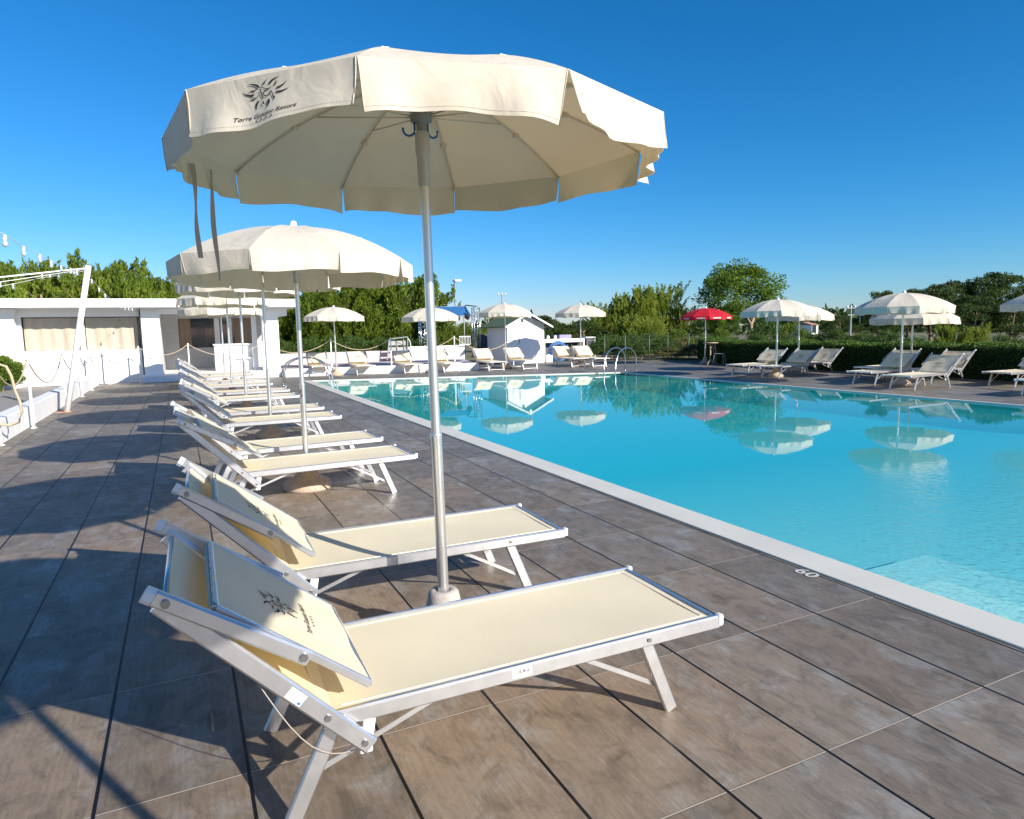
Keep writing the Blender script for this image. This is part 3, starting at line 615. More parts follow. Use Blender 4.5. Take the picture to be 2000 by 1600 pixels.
for k in range(NR):
    a=.35+2*PI*(k+.5)/NR; d=Vector((math.cos(a),math.sin(a),0)); sd_=Vector((-d.y,d.x,0)); c=d*(1.08*math.cos(PI/NR)+.022)
    for q in range(6):
        x0=(q-3)*.055; t.add([c+sd_*x0+Vector((0,0,1.90+.012*(q%2))),c+sd_*(x0+.04)+Vector((0,0,1.90)),c+sd_*(x0+.04)+Vector((0,0,1.955)),c+sd_*x0+Vector((0,0,1.955))],[(0,1,2,3)])
t.obj('rim_print',M['redprint'],ur)

def AD(px,py,dep):
    return CAM+(fw+rt*((px-1000)/F)-up*((py-800)/F))*dep
# ================================================================== POOL BAR BUILDING
bld=empty('pool_bar_building',(-6,25,0)); tag(bld,'low white pool bar with flat roof, curtained windows and an open counter bay','building')
def part(mb,name,m,parent=None):
    p=parent or bld; o=mb.obj(name,M[m]); o.parent=p
    if p is bld: o.location=(6,-25,0)
    else: o.location=(0,0,0)
    return o
ZT=AT(300,583.5,23.9).z; ZB=AT(300,600,23.9).z; XR=AT(586,600,23.9).x
w=MB(); w.box((-17,24.6,0),(-7.98,27,ZB-.01)); part(w,'wall','white')
w=MB(); w.box((-7.98,25.02,0),(-4.40,25.20,1.19)); w.box((-7.98,24.995,.80),(-4.40,25.03,.86),.004); w.box((-7.98,25.0,2.33),(-4.40,25.20,2.46)); w.box((-7.98,25.02,2.46),(-4.40,25.20,ZB)); w.box((-7.98,25.01,1.19),(-7.87,25.2,2.33)); part(w,'wall','white')
YR=28.6; fx=lambda p:AT(p,690,YR).x; zw0,zw1=AT(400,679,YR).z,AT(400,622,YR).z
w=MB(); w.box((-4.40,25.25,.1),(-3.74,YR+.3,ZB)); w.box((-3.74,YR,.1),(fx(352),YR+.15,ZB)); w.box((fx(352),YR,.1),(fx(501),YR+.15,zw0)); w.box((fx(352),YR,zw1),(fx(501),YR+.15,ZB)); w.box((fx(501),YR,.1),(.6,YR+.15,ZB)); part(w,'recess_wall','shadewall')  # back wall coloured darker than the white walls to carry the bay's shade
w=MB(); w.box((-4.33,24.62,.24),(-3.75,25.2,2.50),.01); w.box((-4.33,24.68,2.50),(-3.75,25.2,ZB)); part(w,'pillar','white')
w=MB(); w.box((-.30,24.85,.0),(.28,25.4,2.50),.01); w.box((-.30,24.9,2.50),(.28,25.4,ZB)); part(w,'pillar','white')
w=MB(); w.box((-.62,25.6,.1),(-.45,25.75,ZB)); part(w,'post','white')
w=MB(); w.box((-3.75,24.9,2.40),(-.30,25.15,ZB-.005)); part(w,'lintel','white')
w=MB(); w.box((-17,23.9,ZB),(XR,33,ZT),.006); w.box((.28,24.9,ZB-.30),(.62,30,ZB-.005)); part(w,'roof','white')
w=MB(); w.box((-6.23,25.0,1.19),(-6.08,25.16,2.33),.004); part(w,'window_mullion','white')
def curtain(x0,x1,y,z0,z1,m,seed,folds=11,depth=.035):
    rr=random.Random(seed); ph=[rr.uniform(0,6) for _ in range(4)]
    c=MB(); c.grid(lambda a,b:(x0+(x1-x0)*a,y+depth*(.55*math.sin(folds*6.28*a/1.6+ph[0]+.5*math.sin(3*b))+.35*math.sin(folds*2.3*a+ph[1]+.9*b)+.25*math.sin(folds*9*a+ph[2])*(b**2)),z0+(z1-z0)*b),int(folds*12),6); return c
wd=part(MB().box((-7.86,25.30,1.19),(-6.23,25.34,2.33)),'window','glass'); part(curtain(-7.84,-6.25,25.22,1.20,2.29,'curtain',3,7),'curtain','curtain',wd)
wd=part(MB().box((-6.08,25.30,1.19),(-4.42,25.34,2.33)),'window','glass'); part(curtain(-6.06,-4.48,25.22,1.20,2.29,'curtain',5,7),'curtain','curtain',wd)
wd=part(MB().box((fx(352.5),YR+.08,zw0+.01),(fx(500.5),YR+.11,zw1-.01)),'window','glass')
part(curtain(fx(353),fx(376),YR+.04,zw0+.01,zw1-.01,'c',8,4,.02),'curtain','browncurtain',wd); part(curtain(fx(461),fx(500),YR+.04,zw0+.01,zw1-.01,'c',9,6,.02),'curtain','browncurtain',wd)
f=MB(); f.box((fx(422),YR-.02,zw0),(fx(432),YR+.07,zw1)); f.box((fx(450),YR+.0,zw0),(fx(456),YR+.07,zw1)); part(f,'frame','whitew',wd)
w=MB(); w.box((-1.98,25.9,.1),(-.62,26.5,1.22),.01); w.box((-2.02,25.8,1.22),(-.60,26.55,1.27),.005); part(w,'counter','white')
w=MB(); w.box((-1.2,25.72,.70),(-.55,25.9,.73)); part(w,'shelf','white')
kb=MB(); kb.box((-4.42,24.35,0),(.30,28.9,.24),.012); tag(kb.obj('white_step',M['white']),'white raised step below the open bay of the pool bar','step')
# left trough wall
tr=MB(); tr.box((-5.98,4.0,0),(-5.72,24.3,.385),.012); tag(tr.obj('low_wall',M['whitew']),'long low white kerb wall along the left edge of the deck','wall')
# white kerb, platform, mauve ledge at far end
def slab(name,pts,z0,z1,m,label,cat):
    n=len(pts); b=MB(); b.add([(x,y,z0) for x,y in pts]+[(x,y,z1) for x,y in pts],[tuple(range(n))[::-1],tuple(range(n,2*n))]+[(i,(i+1)%n,n+(i+1)%n,n+i) for i in range(n)])
    return tag(b.obj(name,M[m]),label,cat)
slab('white_kerb',[(.30,24.0),(7.75,22.95),(7.75,23.3),(.30,24.35)],0,.29,'white','long white kerb behind the far row of sun loungers','kerb')
slab('mauve_platform',[(.30,24.36),(7.75,23.31),(9.2,28.4),(.30,28.4)],.0,.26,'mauve','mauve paved platform behind the white kerb at the pool end','platform')
slab('mauve_ledge',[(.30,28.41),(6.45,28.41),(6.45,28.8),(.30,28.8)],0,.75,'mauve','low mauve ledge wall in front of the dark bushes','wall')
slab('white_garden_wall',[(6.46,28.41),(9.35,28.41),(9.35,28.65),(6.46,28.65)],0,.90,'white','low white wall between the two lattice towers','wall')
slab('grey_screen_wall',[(AT(934,660,30.3).x,30.3),(AT(968,660,30.3).x,30.3),(AT(968,660,30.3).x,30.5),(AT(934,660,30.3).x,30.5)],0,AT(950,653,30.3).z,'darkgrey','dark grey screen wall left of the white shed','wall')
# ---- shed
sh=empty('shed',(11.6,26.2,0)); tag(sh,'small white wooden shed with a green felt gable roof','shed')
def sp_(mb,name,m,parent=None):
    o=mb.obj(name,M[m]); o.parent=parent or sh; o.location=(-11.6,-26.2,0) if parent is None else (0,0,0); return o
sx0,sx1,sy0,sy1,sw,sr=10.62,12.58,26.2,28.5,1.86,2.36
b=MB(); xm=(sx0+sx1)/2
b.add([(sx0,sy0,0),(sx1,sy0,0),(sx1,sy0,sw),(xm,sy0,sr-.06),(sx0,sy0,sw)],[(0,1,2,3,4)]); b.add([(sx0,sy1,0),(sx1,sy1,0),(sx1,sy1,sw),(xm,sy1,sr-.06),(sx0,sy1,sw)],[(4,3,2,1,0)])
b.add([(sx0,sy0,0),(sx0,sy0,sw),(sx0,sy1,sw),(sx0,sy1,0)],[(0,1,2,3)]); b.add([(sx1,sy0,0),(sx1,sy1,0),(sx1,sy1,sw),(sx1,sy0,sw)],[(0,1,2,3)]); sp_(b,'wall','white')
for nm,xa_,s_ in (('roof',sx0,-1),('roof',sx1,1)):
    ex_=xa_+s_*.30; ez=sw-.30*(sr-sw)/(xm-sx0); rf=MB()
    pts=[(ex_,sy0-.35,ez),(xm,sy0-.35,sr),(xm,sy1+.2,sr),(ex_,sy1+.2,ez)]; rf.poly(pts,.05,(0,0,1)); ro=sp_(rf,nm,'greenroof')
    fb=MB(); fb.poly([(ex_,sy0-.375,ez-.05),(xm,sy0-.375,sr-.05),(xm,sy0-.375,sr+.03),(ex_,sy0-.375,ez+.03)],.022,(0,1,0)); sp_(fb,'bargeboard','white',ro); 
for c in [c for c in kids(sh) if c.name.startswith('roof')]: pass
d=MB()
for x in (sx0+.22,sx0+.62,sx1-.22): d.box((x,sy0-.012,.02),(x+.018,sy0,sw+.05))
d.box((sx0+.64,sy0-.03,1.00),(sx1-.22,sy0,1.04)); sp_(d,'trim','whitew')
h_=MB(); h_.box((sx0+.60,sy0-.014,.95),(sx0+.63,sy0-.004,1.65)); h_.box((sx1-.5,sy0-.02,.28),(sx1-.46,sy0,.33)); sp_(h_,'door_gap','darkgrey')
g_=MB(); g_.box((xm-.06,sy0-.40,sr-.22),(xm+.06,sy0-.375,sr-.02)); sp_(g_,'ridge_end','white')
# ---- truss towers
def truss(x,y,z0,z1,w_,label):
    t=empty('truss_tower',(x,y,0)); tag(t,label,'truss tower')
    c=MB()
    for sx_ in (-1,1):
        for sy_ in (-1,1): c.tube([(sx_*w_/2,sy_*w_/2,z0),(sx_*w_/2,sy_*w_/2,z1)],.022,8)
    c.obj('chords',M['steel'],t); g=MB(); n=int((z1-z0)/.36)
    for i in range(n):
        za,zb=z0+(z1-z0)*i/n,z0+(z1-z0)*(i+1)/n
        for (ax,ay),(bx,by) in (((-1,-1),(1,-1)),((1,-1),(1,1)),((1,1),(-1,1)),((-1,1),(-1,-1))):
            g.tube([(ax*w_/2,ay*w_/2,za if i%2 else zb),(bx*w_/2,by*w_/2,zb if i%2 else za)],.012,6); g.tube([(ax*w_/2,ay*w_/2,zb),(bx*w_/2,by*w_/2,zb)],.010,6)
    g.obj('lattice',M['steel'],t); p=MB(); p.box((-w_*.7,-w_*.7,z0-.04),(w_*.7,w_*.7,z0),.005); p.obj('foot_plate',M['greyfr'],t); return t
tx=AT(930,650,29.2).x; truss(tx,29.2,.30,AT(930,601,29.2).z,.30,'aluminium lattice tower at the right end of the blue roof')
tx2=AT(826,650,29.2).x; truss(tx2,29.2,.30,2.2,.30,'aluminium lattice tower behind the far parasol, left of the big pole')
tp=empty('stage_canopy',(8.8,29.2,0)); tag(tp,'blue tarpaulin stage roof carried by the lattice towers','canopy')
b=MB(); xl=AT(862,610,29.4).x-8.8; b.add([(xl+.25,.2,2.32),(tx-8.8-.15,.2,2.33),(tx-8.8+.1,1.6,2.88),(xl,1.6,2.84)],[(0,1,2,3)]); b.obj('tarpaulin',M['bluetarp'],tp)
b=MB(); b.tube([(xl+.25,.15,2.32),(tx-8.8,.15,2.33)],.03); b.tube([(tx-8.8+.1,.0,2.80),(tx-8.8+.1,1.6,2.92)],.03); b.tube([(xl,1.6,2.82),(tx-8.8,1.6,2.86)],.03)
for xx in (xl+.02,tx-8.8): b.tube([(xx,1.6,0),(xx,1.6,2.86)],.03)
b.obj('frame',M['greyfr'],tp)
for px,py,l in ((893,622,'black stage spotlight under the blue roof, next to the big parasol pole'),(911.5,620,'black stage spotlight under the blue roof, nearer the lattice tower')):
    p=AT(px,py,29.3); s=empty('stage_spotlight',p,0); tag(s,l,'spotlight','stage spotlights under the blue roof')
    q=MB(); q.tube([(0,-.13,-.03),(.02,.12,.05)],.105,14); q.obj('housing',M['black'],s); q=MB(); q.tube([(-.13,0,0),(-.13,0,.17),(.13,0,.17),(.13,0,0)],.012,6); q.obj('bracket',M['black'],s)
rl_=empty('white_railing',AT(908,680,28.2)); rl_.location.z=.9; tag(rl_,'short white barred gate on the low white wall','railing')
b=MB(); b.bar((-.28,0,.42),(.30,0,.42),.03,.04); b.bar((-.28,0,.03),(.30,0,.03),.03,.04)
for i in range(8): b.bar((-.27+i*.08,0,0),(-.27+i*.08,0,.42),.018,.018)
b.obj('bars',M['white'],rl_)
# ---- grey rack
rk=empty('folded_rack',(AT(778,676,27.9).x,27.9,.27)); tag(rk,'grey slatted bench frame tipped up on the mauve platform','bench')
b=MB(); b.bar((-.55,0,.05),(-.42,0,1.02),.04,.04); b.bar((.42,0,.05),(.46,0,1.08),.04,.04); b.bar((-.42,0,1.02),(.46,0,1.10),.04,.04); b.bar((-.05,-.02,.02),(-.08,-.02,.92),.03,.04); b.bar((.30,-.02,.02),(.24,-.02,1.0),.02,.03); b.obj('frame',M['greyfr'],rk)
for i in range(3): b=MB(); b.box((-.50+.02*i,.02,.16+.28*i),(.36,.05,.36+.28*i),.004); b.obj('slat',M['greyslat'],rk)
b=MB(); b.tube([(.44,0,1.06),(.56,0,.9),(.62,0,.5),(.60,0,.05)],.018); b.obj('curved_leg',M['white'],rk)
# ---- counter, cabinet, hose right of shed
ct=empty('outdoor_counter',(14.0,28.0,0)); tag(ct,'white framed outdoor counter with a dark open front right of the shed','counter')
xa_,xb_=AT(1062,665,28).x-14,AT(1142,665,28).x-14; zt=AT(1100,662,28).z; zb_=AT(1100,669,28).z
b=MB(); b.box((xa_,0,zb_),(xb_,.8,zt),.01); b.obj('top_beam',M['white'],ct); b=MB(); b.box((xb_-.09,0.02,0),(xb_,.1,zb_)); b.box((xa_,.02,0),(xa_+.09,.1,zb_)); b.obj('post',M['white'],ct)
b=MB(); b.box((xa_+.1,.5,0),(xb_-.1,.78,zb_-.002)); b.obj('back_panel',M['darkgrey'],ct)
b=MB(); b.box((0,0,0),(.72,.4,.21),.01); o=b.obj('storage_box',M['lilac']); o.location=(AT(1093,661,28.3).x,28.3,zt+.001); tag(o,'flat lilac box lying on the white outdoor counter','box')
for i,(px,l) in enumerate(((1071,'pale blue canister on the counter, next to the shed'),(1085,'pale blue canister on the counter, next to the lilac box'))):
    b=MB(); b.lathe([(0,0),(.085,0),(.09,.02),(.085,.15),(.05,.19),(0,.195)],12); o=b.obj('canister',M['cap']); o.location=(AT(px,660,28.3).x,28.35,zt+.001); tag(o,l,'canister','canisters on the outdoor counter')
cb=empty('dark_cabinet',(AT(1153,680,28).x,28.0,0)); tag(cb,'dark cabinet with a white frame at the right end of the outdoor counter','cabinet')
b=MB(); b.box((-.24,0,.02),(.26,.5,1.10),.01); b.obj('body',M['darkgrey'],cb); b=MB(); b.box((-.28,-.03,1.10),(.30,.52,1.15)); b.box((.255,-.03,0),(.30,.0,1.10)); b.obj('frame',M['whitew'],cb)
hc=AT(1092,688,26.6); b=MB()
for i in range(5):
    r_=.40+.035*i; b.tube([(hc.x+r_*math.cos(t*PI/14),26.6+.03*i,max(.03,hc.z+r_*math.sin(t*PI/14))) for t in range(29)],.020,7)
tag(b.obj('hose_coil',M['blue']),'coiled blue hose standing beside the right wall of the shed','hose')
b=MB(); b.box((-.18,-.12,0),(.18,.12,.34),.02); b.lathe([(.06,.34),(.06,.38),(0,.385)],12); o=b.obj('plastic_canister',M['whitepl']); o.location=(AT(1071,700,26.4).x,26.4,0); tag(o,'white plastic canister on the deck between shed and blue hose','canister')
# ---- pool ladders
def ladder(pa,pb_,off,label,zt_=.88):
    root=empty('pool_ladder',(0,0,0)); tag(root,label,'pool ladder','stainless pool ladders')
    for k in (0,1):
        a=Vector(pa)+Vector(off)*k; b=Vector(pb_)+Vector(off)*k; pts=[a+Vector((0,0,0)),a+Vector((0,0,zt_*.45))]
        for t in range(1,15):
            th=PI*t/15; x=(1-math.cos(th))/2; z=zt_*.45+zt_*.55*math.sin(th)**.9; z=z if t<8 else max(z,0); p=a.lerp(b,x*.93); pts.append(Vector((p.x,p.y,z)))
        p=a.lerp(b,.97); pts.append(Vector((p.x,p.y,zt_*.36))); pts.append(Vector((b.x,b.y,-.0))); pts.append(Vector((b.x,b.y,-.7)))
        q=MB(); q.tube(pts,.021,10); r=q.obj('handrail',M['steel'],root)
        q=MB(); q.lathe([(.045,0),(.045,.012),(.024,.02)],14,tuple(a)); q.obj('flange',M['steel'],root)
    for z in (-.2,-.45):
        q=MB(); q.bar(Vector((pb_[0],pb_[1],z)),Vector((pb_[0]+off[0],pb_[1]+off[1],z)),.05,.02); q.obj('step',M['steel'],root)
ladder((12.15,18.25,0),(10.62,17.40,0),(-.20,.42,0),'stainless pool ladder rails at the far right corner of the pool')
ladder((-.30,19.30,0),(1.02,18.55,0),(.0,.50,0),'stainless pool ladder rails at the far left side of the pool, before the mauve ledge')
# ---- rope posts and ropes
g='white rope posts'; gr_='hemp ropes between the white posts'
posts=[]
def post(px,pyb,Y=None,h=1.28,z0=0,label=''):
    p=GND(px,pyb,z0) if Y is None else AT(px,pyb,Y); p.z=z0
    r=empty('rope_post',p); tag(r,label,'post',g)
    q=MB(); q.lathe([(.0,h+.012),(.020,h+.010),(.024,h),(.024,0)],12); q.obj('tube',M['white'],r); q=MB(); q.lathe([(.055,0),(.055,.008),(.025,.014)],14); q.obj('base_plate',M['white'],r)
    posts.append(Vector((p.x,p.y,z0+h-.03))); return r
ps=[(2,870,None,0,'white rope post with a loop of spare rope, at the left edge of the photo'),(66,836,None,0,'white rope post in front of the low wall, second from the left edge'),(131,801,16.9,0,'white rope post just behind the leaning light pole'),(161,775,None,0,'white rope post right of the leaning pole foot'),
(180,762,21.9,0,'fifth white rope post along the low wall'),(191,753,24.15,0,'white rope post at the far end of the low wall'),(214,747,24.6,0,'white rope post before the right curtained window'),(275,744,24.25,0,'white rope post at the left end of the white step'),
(370,715,24.5,.24,'white rope post on the step in front of the open bay'),(516,734,24.45,.24,'white rope post before the right pillar of the bar'),(648.5,722,24.15,.29,'white rope post beside the leftmost far parasol pole'),(765,718,23.75,.29,'white rope post hidden behind the tipped grey bench'),(888.5,712,23.4,.29,'white rope post right of the big parasol pole at the pool end'),(1003,711,25.4,.0,'white rope post in front of the white shed')]
for px,py,Y,z0,l in ps: post(px,py,Y,1.28 if z0==0 else 1.10,z0,l)
for i in range(len(posts)-1):
    a,b=posts[i],posts[i+1]; L_=(b-a).length; sag=min(.55,.12+.13*L_); pts=[a.lerp(b,t/16)+Vector((0,0,-sag*4*(t/16)*(1-t/16))) for t in range(17)]
    q=MB(); q.tube(pts,.013,7); o=q.obj('rope',M['ropem']); tag(o,['rope swag hanging at the far left past the green shrub','rope swag left of the leaning light pole','rope swag passing behind the leaning light pole','rope swag right of the leaning light pole','narrow rope swag near the end of the low wall','rope swag at the corner of the low wall','rope swag below the right curtained window','rope swag in front of the white building pillar','rope swag in front of the open bar bay and counter','rope swag leading past the far left ladder to the mauve ledge','rope swag above the second far lounger','rope swag behind the big parasol pole','rope swag in front of the white shed wall'][i],'rope',gr_)
q=MB(); q.tube([AT(x,y,10.05) for x,y in ((-14,722),(0,712),(12,716),(22,735),(30,765),(39,785),(43,805),(37,824),(20,831),(0,829),(-14,820))],.020,8); tag(q.obj('rope_loop',M['ropem']),'thick light brown rope looped over the leftmost post','rope')
# ---- leaning pole and festoon lights
lb=GND(131,805); lt=AT(172.5,519,15.05); r=empty('leaning_light_pole',lb); tag(r,'thick white pole leaning to the right and carrying the bulb strings','pole')
q=MB(); q.tube([(0,0,0),tuple(lt-lb)],.060,18); q.obj('tube',M['white'],r); q=MB(); q.box((-.22,-.09,0),(.10,.09,.012),.003); q.obj('base_plate',M['terracotta'],r)
bulb=MB(); bulb.lathe([(0,0),(.014,0),(.021,-.012),(.021,-.055),(.015,-.062)],10); bm_s=bulb.mesh('socket',M['white']); 
bg_=MB(); bg_.lathe([(.014,-.060),(.022,-.075),(.030,-.095),(.028,-.118),(.014,-.132),(0,-.135)],12); bm_g=bg_.mesh('bulb',M['bulb'])
def festoon(pts,bul,label,rad=.004):
    root=empty('light_string',pts[0]); tag(root,label,'light string','strings of clear bulbs tied to the leaning pole')
    q=MB(); q.tube([tuple(p-pts[0]) for p in pts],rad,6); q.obj('cable',M['whitepl'],root)
    for p in bul:
        sc_=.80
        s=bpy.data.objects.new('socket',bm_s); COL.objects.link(s); s.parent=root; s.location=p-pts[0]; s.scale=(sc_,sc_,sc_)
        b=bpy.data.objects.new('bulb',bm_g); COL.objects.link(b); b.parent=s
s1=[(8,458,5.8),(45,481,7.2),(77,497,8.7),(99,509,10),(119,518,11.4),(137,524,12.7),(150,528,13.8)]
festoon([AD(-30,440,4.8)]+[AD(*p) for p in s1]+[lt+Vector((0,0,-.08))],[AD(*p) for p in s1],'string of bulbs rising from the pole towards the upper left corner')
s2=[(0,551,13.0),(25,554,13.3),(82,536,14.0),(97,534,14.2),(114,534,14.4),(145,531,14.8)]
festoon([AD(-40,566,12.6)]+[AD(25,555,13.3),AD(80,543,14),lt+Vector((0,0,-.1))],[AD(*p) for p in s2],'string of bulbs running level from the pole to the left edge above the roof')
s3=[(178.5,545,15.4),(193,562,16.4),(205,574,17.4),(216,584,18.4),(227,592,19.4),(236,596,20.4),(244,599,21.3),(251,600.5,22.1),(258,602,22.8),(264,602,23.3),(270,602,23.7)]
festoon([lt+Vector((0,0,-.15))]+[AD(*p) for p in s3],[AD(*p) for p in s3],'string of bulbs dropping from the pole to the building pillar')
q=MB(); q.tube([AD(-40,546,13),lt+Vector((0,0,-.05))],.016,8); tag(q.obj('guy_cable',M['white']),'thick white guy cable from the pole top to the left edge','cable')
q=MB(); q.tube([AD(-40,557,12.8),lt+Vector((0,0,-.07))],.007,6); tag(q.obj('guy_cable',M['white']),'thin white guy cable just below the thick one','cable')
# ---- bistro table and chair
bt_=GND(1387,713); r=empty('bistro_table',bt_); tag(r,'round high bistro table beside the red parasol pole','table')
q=MB(); q.lathe([(0,.90),(.30,.90),(.305,.915),(.30,.93),(0,.93)],24); q.obj('table_top',M['wood'],r); q=MB(); q.lathe([(.03,.12),(.03,.9)],12); q.obj('column',M['wood'],r)
for k in range(4):
    a=k*PI/2+.5; q=MB(); q.tube([(0,0,.16),(.12*math.cos(a),.12*math.sin(a),.17),(.27*math.cos(a),.27*math.sin(a),.08),(.34*math.cos(a),.34*math.sin(a),.01)],.016,8); q.obj('foot',M['wood'],r)
cc=GND(1405,713); r=empty('bistro_chair',cc,.6); tag(r,'grey metal chair next to the high bistro table','chair')
for sx_ in (-1,1):
    for sy_ in (-1,1): q=MB(); q.bar((sx_*.17,sy_*.17,.46),(sx_*.22,sy_*.22,0),.025,.025); q.obj('leg',M['greyfr'],r)
q=MB(); q.box((-.20,-.20,.455),(.20,.20,.48),.008); q.obj('seat',M['greyfr'],r)
q=MB(); q.bar((-.19,.19,.47),(-.21,.25,.86),.02,.02); q.bar((.19,.19,.47),(.21,.25,.86),.02,.02); q.bar((-.21,.25,.84),(.21,.25,.84),.02,.06); q.bar((-.20,.235,.7),(.20,.235,.7),.015,.04); q.obj('backrest',M['black'],r)
# ---- wire fence before the bushes
fz=empty('wire_fence',(16,24,0)); tag(fz,'thin green wire fence with posts in front of the dark bushes','fence')
fp=[GND(1181,709),GND(1221,709.5),GND(1268,711),GND(1304,710.5),GND(1345,711)]
fy=24.0
fxs=[AT(p,700,fy).x for p in (1181,1221,1268,1304,1345)]
for x in fxs: q=MB(); q.tube([(x-16,0,0),(x-16,0,1.28)],.022,8); q.obj('post',M['greenpost'],fz)
q=MB()
for i in range(7): z=.1+i*.18; q.tube([(fxs[0]-16,0,z),(fxs[-1]-16,0,z)],.0022,4)
q.obj('wire',M['greenpost'],fz)
# ---- distant poles, house, tents
def lamp_post(px,pyt,dep,label,kind):
    t=AD(px,pyt,dep); b=Vector((t.x,t.y,0)); r=empty(kind,b); tag(r,label,'lamp post' if kind=='street_lamp' else 'pole')
    q=MB(); q.taper([(0,0,-.04),(0,0,t.z)],[.10,.06],8); q.obj('mast',M['greyfr'],r)
    if kind=='street_lamp':
        q=MB(); q.box((-.1,-.3,t.z-.05),(.55,.3,t.z+.12),.04); q.obj('lamp_head',M['whitew'],r); q=MB(); q.box((-.02,-.25,t.z-.075),(.5,.25,t.z-.052)); q.obj('lens',M['cap'],r)
    else:
        q=MB(); q.bar((-.5,0,t.z-.25),(.5,0,t.z-.25),.08,.08); q.bar((-.35,0,t.z-.8),(.35,0,t.z-.8),.08,.08); q.obj('crossarm',M['greyfr'],r)
        for x in (-.45,0,.45): q=MB(); q.lathe([(.0,.16),(.07,.14),(.09,.05),(.05,0)],8,(x,0,t.z-.21)); q.obj('insulator',M['whitew'],r)
lamp_post(888,549,62,'tall street lamp far behind the pool, above the blue roof','street_lamp')
lamp_post(980,571,75,'distant utility pole with crossarms above the parasol by the shed','utility_pole')
lamp_post(1662.5,596,55,'thin pole far away between the hedge parasols','utility_pole')
lamp_post(953,610,90,'faint thin pole on the horizon left of the shed roof','utility_pole')
hp=AD(1572,650,85); r=empty('distant_house',(hp.x,hp.y,0)); tag(r,'tiny pale house with a terracotta roof on the horizon','house')
q=MB(); q.box((-.55,-1.5,0),(.55,1.5,1.45)); q.obj('wall',M['whitew'],r); q=MB(); q.add([(-.7,-1.7,1.46),(.7,-1.7,1.46),(.7,1.7,1.46),(-.7,1.7,1.46),(-.45,0,1.85),(.45,0,1.85)],[(0,1,5,4),(2,3,4,5),(1,2,5),(3,0,4),(3,2,1,0)]); q.obj('roof',M['terracotta'],r)
q=MB(); q.box((-.5,-1.53,.5),(.2,-1.505,1.5)); q.obj('window',M['glass'],r)
tp_=AD(1942,664,33); r=empty('garden_tent',(tp_.x,tp_.y,0)); tag(r,'pale pointed tent roof beyond the hedge at the right','tent')
q=MB(); q.lathe([(.62,tp_.z-.28),(.60,tp_.z-.14),(.30,tp_.z+.06),(0,tp_.z+.18)],8); q.obj('roof',M['canvas'],r); q=MB(); q.tube([(0,0,0),(0,0,tp_.z+.15)],.03,8); q.obj('pole',M['greyfr'],r)
p0,p1=AT(1845,678,12.5),AT(1937,679,12.5); q=MB(); q.box((p0.x,12.5,0),(p1.x,12.7,p0.z+.03)); tag(q.obj('stone_wall',M['concrete']),'low pale stone wall just behind the clipped hedge','wall')

# ================================================================== VEGETATION
def leafmesh(name,leaves,m):
    v=[];f=[]
    for p,d,s,l,w_ in leaves:
        o=len(v); v+=[tuple(p),tuple(p+d*l*.45+s*w_),tuple(p+d*l),tuple(p+d*l*.45-s*w_)]; f.append((o,o+1,o+2,o+3))
    me=bpy.data.meshes.new(name); me.from_pydata(v,[],f); me.materials.append(m); me.update(); return me
def rv(r): 
    while 1:
        v=Vector((r.uniform(-1,1),r.uniform(-1,1),r.uniform(-1,1)))
        if .01<v.length<1: return v
def plume_crown(seed,m,H=5.,Rc=1.6,z0=.7,n=105,per=85,leaf=.22,lw=.017,spread=.35,tp=.8,rw=.17,pk=1.):
    r=random.Random(seed); L=[]
    lobes=[(r.uniform(0,6.28),r.uniform(.2,.75)*Rc,r.uniform(.72,1.0)) for _ in range(7)]
    for i in range(n):
        a,rr,hh=lobes[i%7]; base=Vector((rr*math.cos(a),rr*math.sin(a),0)); t=r.random()**.75
        q=rv(r); c=base+Vector((q.x,q.y,0))*Rc*.42*(1.15-t*tp); z=z0+(H*hh-z0)*t
        pl=r.uniform(.55,1.15)*(1.15-.3*t)*pk; out=Vector((c.x,c.y,0))*spread/Rc+Vector((r.uniform(-.18,.18),r.uniform(-.18,.18),1)); ax=out.normalized(); p0=Vector((c.x,c.y,z))-ax*pl*.8
        for j in range(per):
            s=r.random()**.9; rad=(rw*(1-s)+.02); th=r.uniform(0,6.28); e=ax.orthogonal().normalized(); f2=ax.cross(e); rd=e*math.cos(th)+f2*math.sin(th)
            p=p0+ax*pl*s+rd*rad*r.random(); d=(ax*1.0+rd*r.uniform(.1,.55)).normalized(); L.append((p,d,d.cross(rv(r)).normalized(),leaf*r.uniform(.6,1.15)*(1.1-.4*s),lw))
    return leafmesh('crown',L,m)
def clump_crown(seed,m,H=5.,Rc=2.2,z0=1.2,n=46,per=190,rc=.55,leaf=.15,flat=1.,drop=0.,shape=.9):
    r=random.Random(seed); L=[]; zc=(H+z0)/2; hz=(H-z0)/2
    for i in range(n):
        q=rv(r); q=q/q.length*(r.uniform(.45,1.)**.6) if r.random()<.8 else q
        c=Vector((q.x*Rc*(1-.3*max(0,q.z)),q.y*Rc*(1-.3*max(0,q.z)),zc+q.z*hz*shape)); R=rc*r.uniform(.6,1.25)
        for j in range(per):
            d=rv(r); d=d/d.length*(r.random()**.33); d.z*=.75*flat; p=c+d*R; 
            if drop: p.z-=drop*r.random()**2
            dd=(d*.7+rv(r)*.8+Vector((0,0,.25-drop*.8))).normalized(); L.append((p,dd,dd.cross(rv(r)).normalized(),leaf*r.uniform(.6,1.3),leaf*.24))
    return leafmesh('crown',L,m)
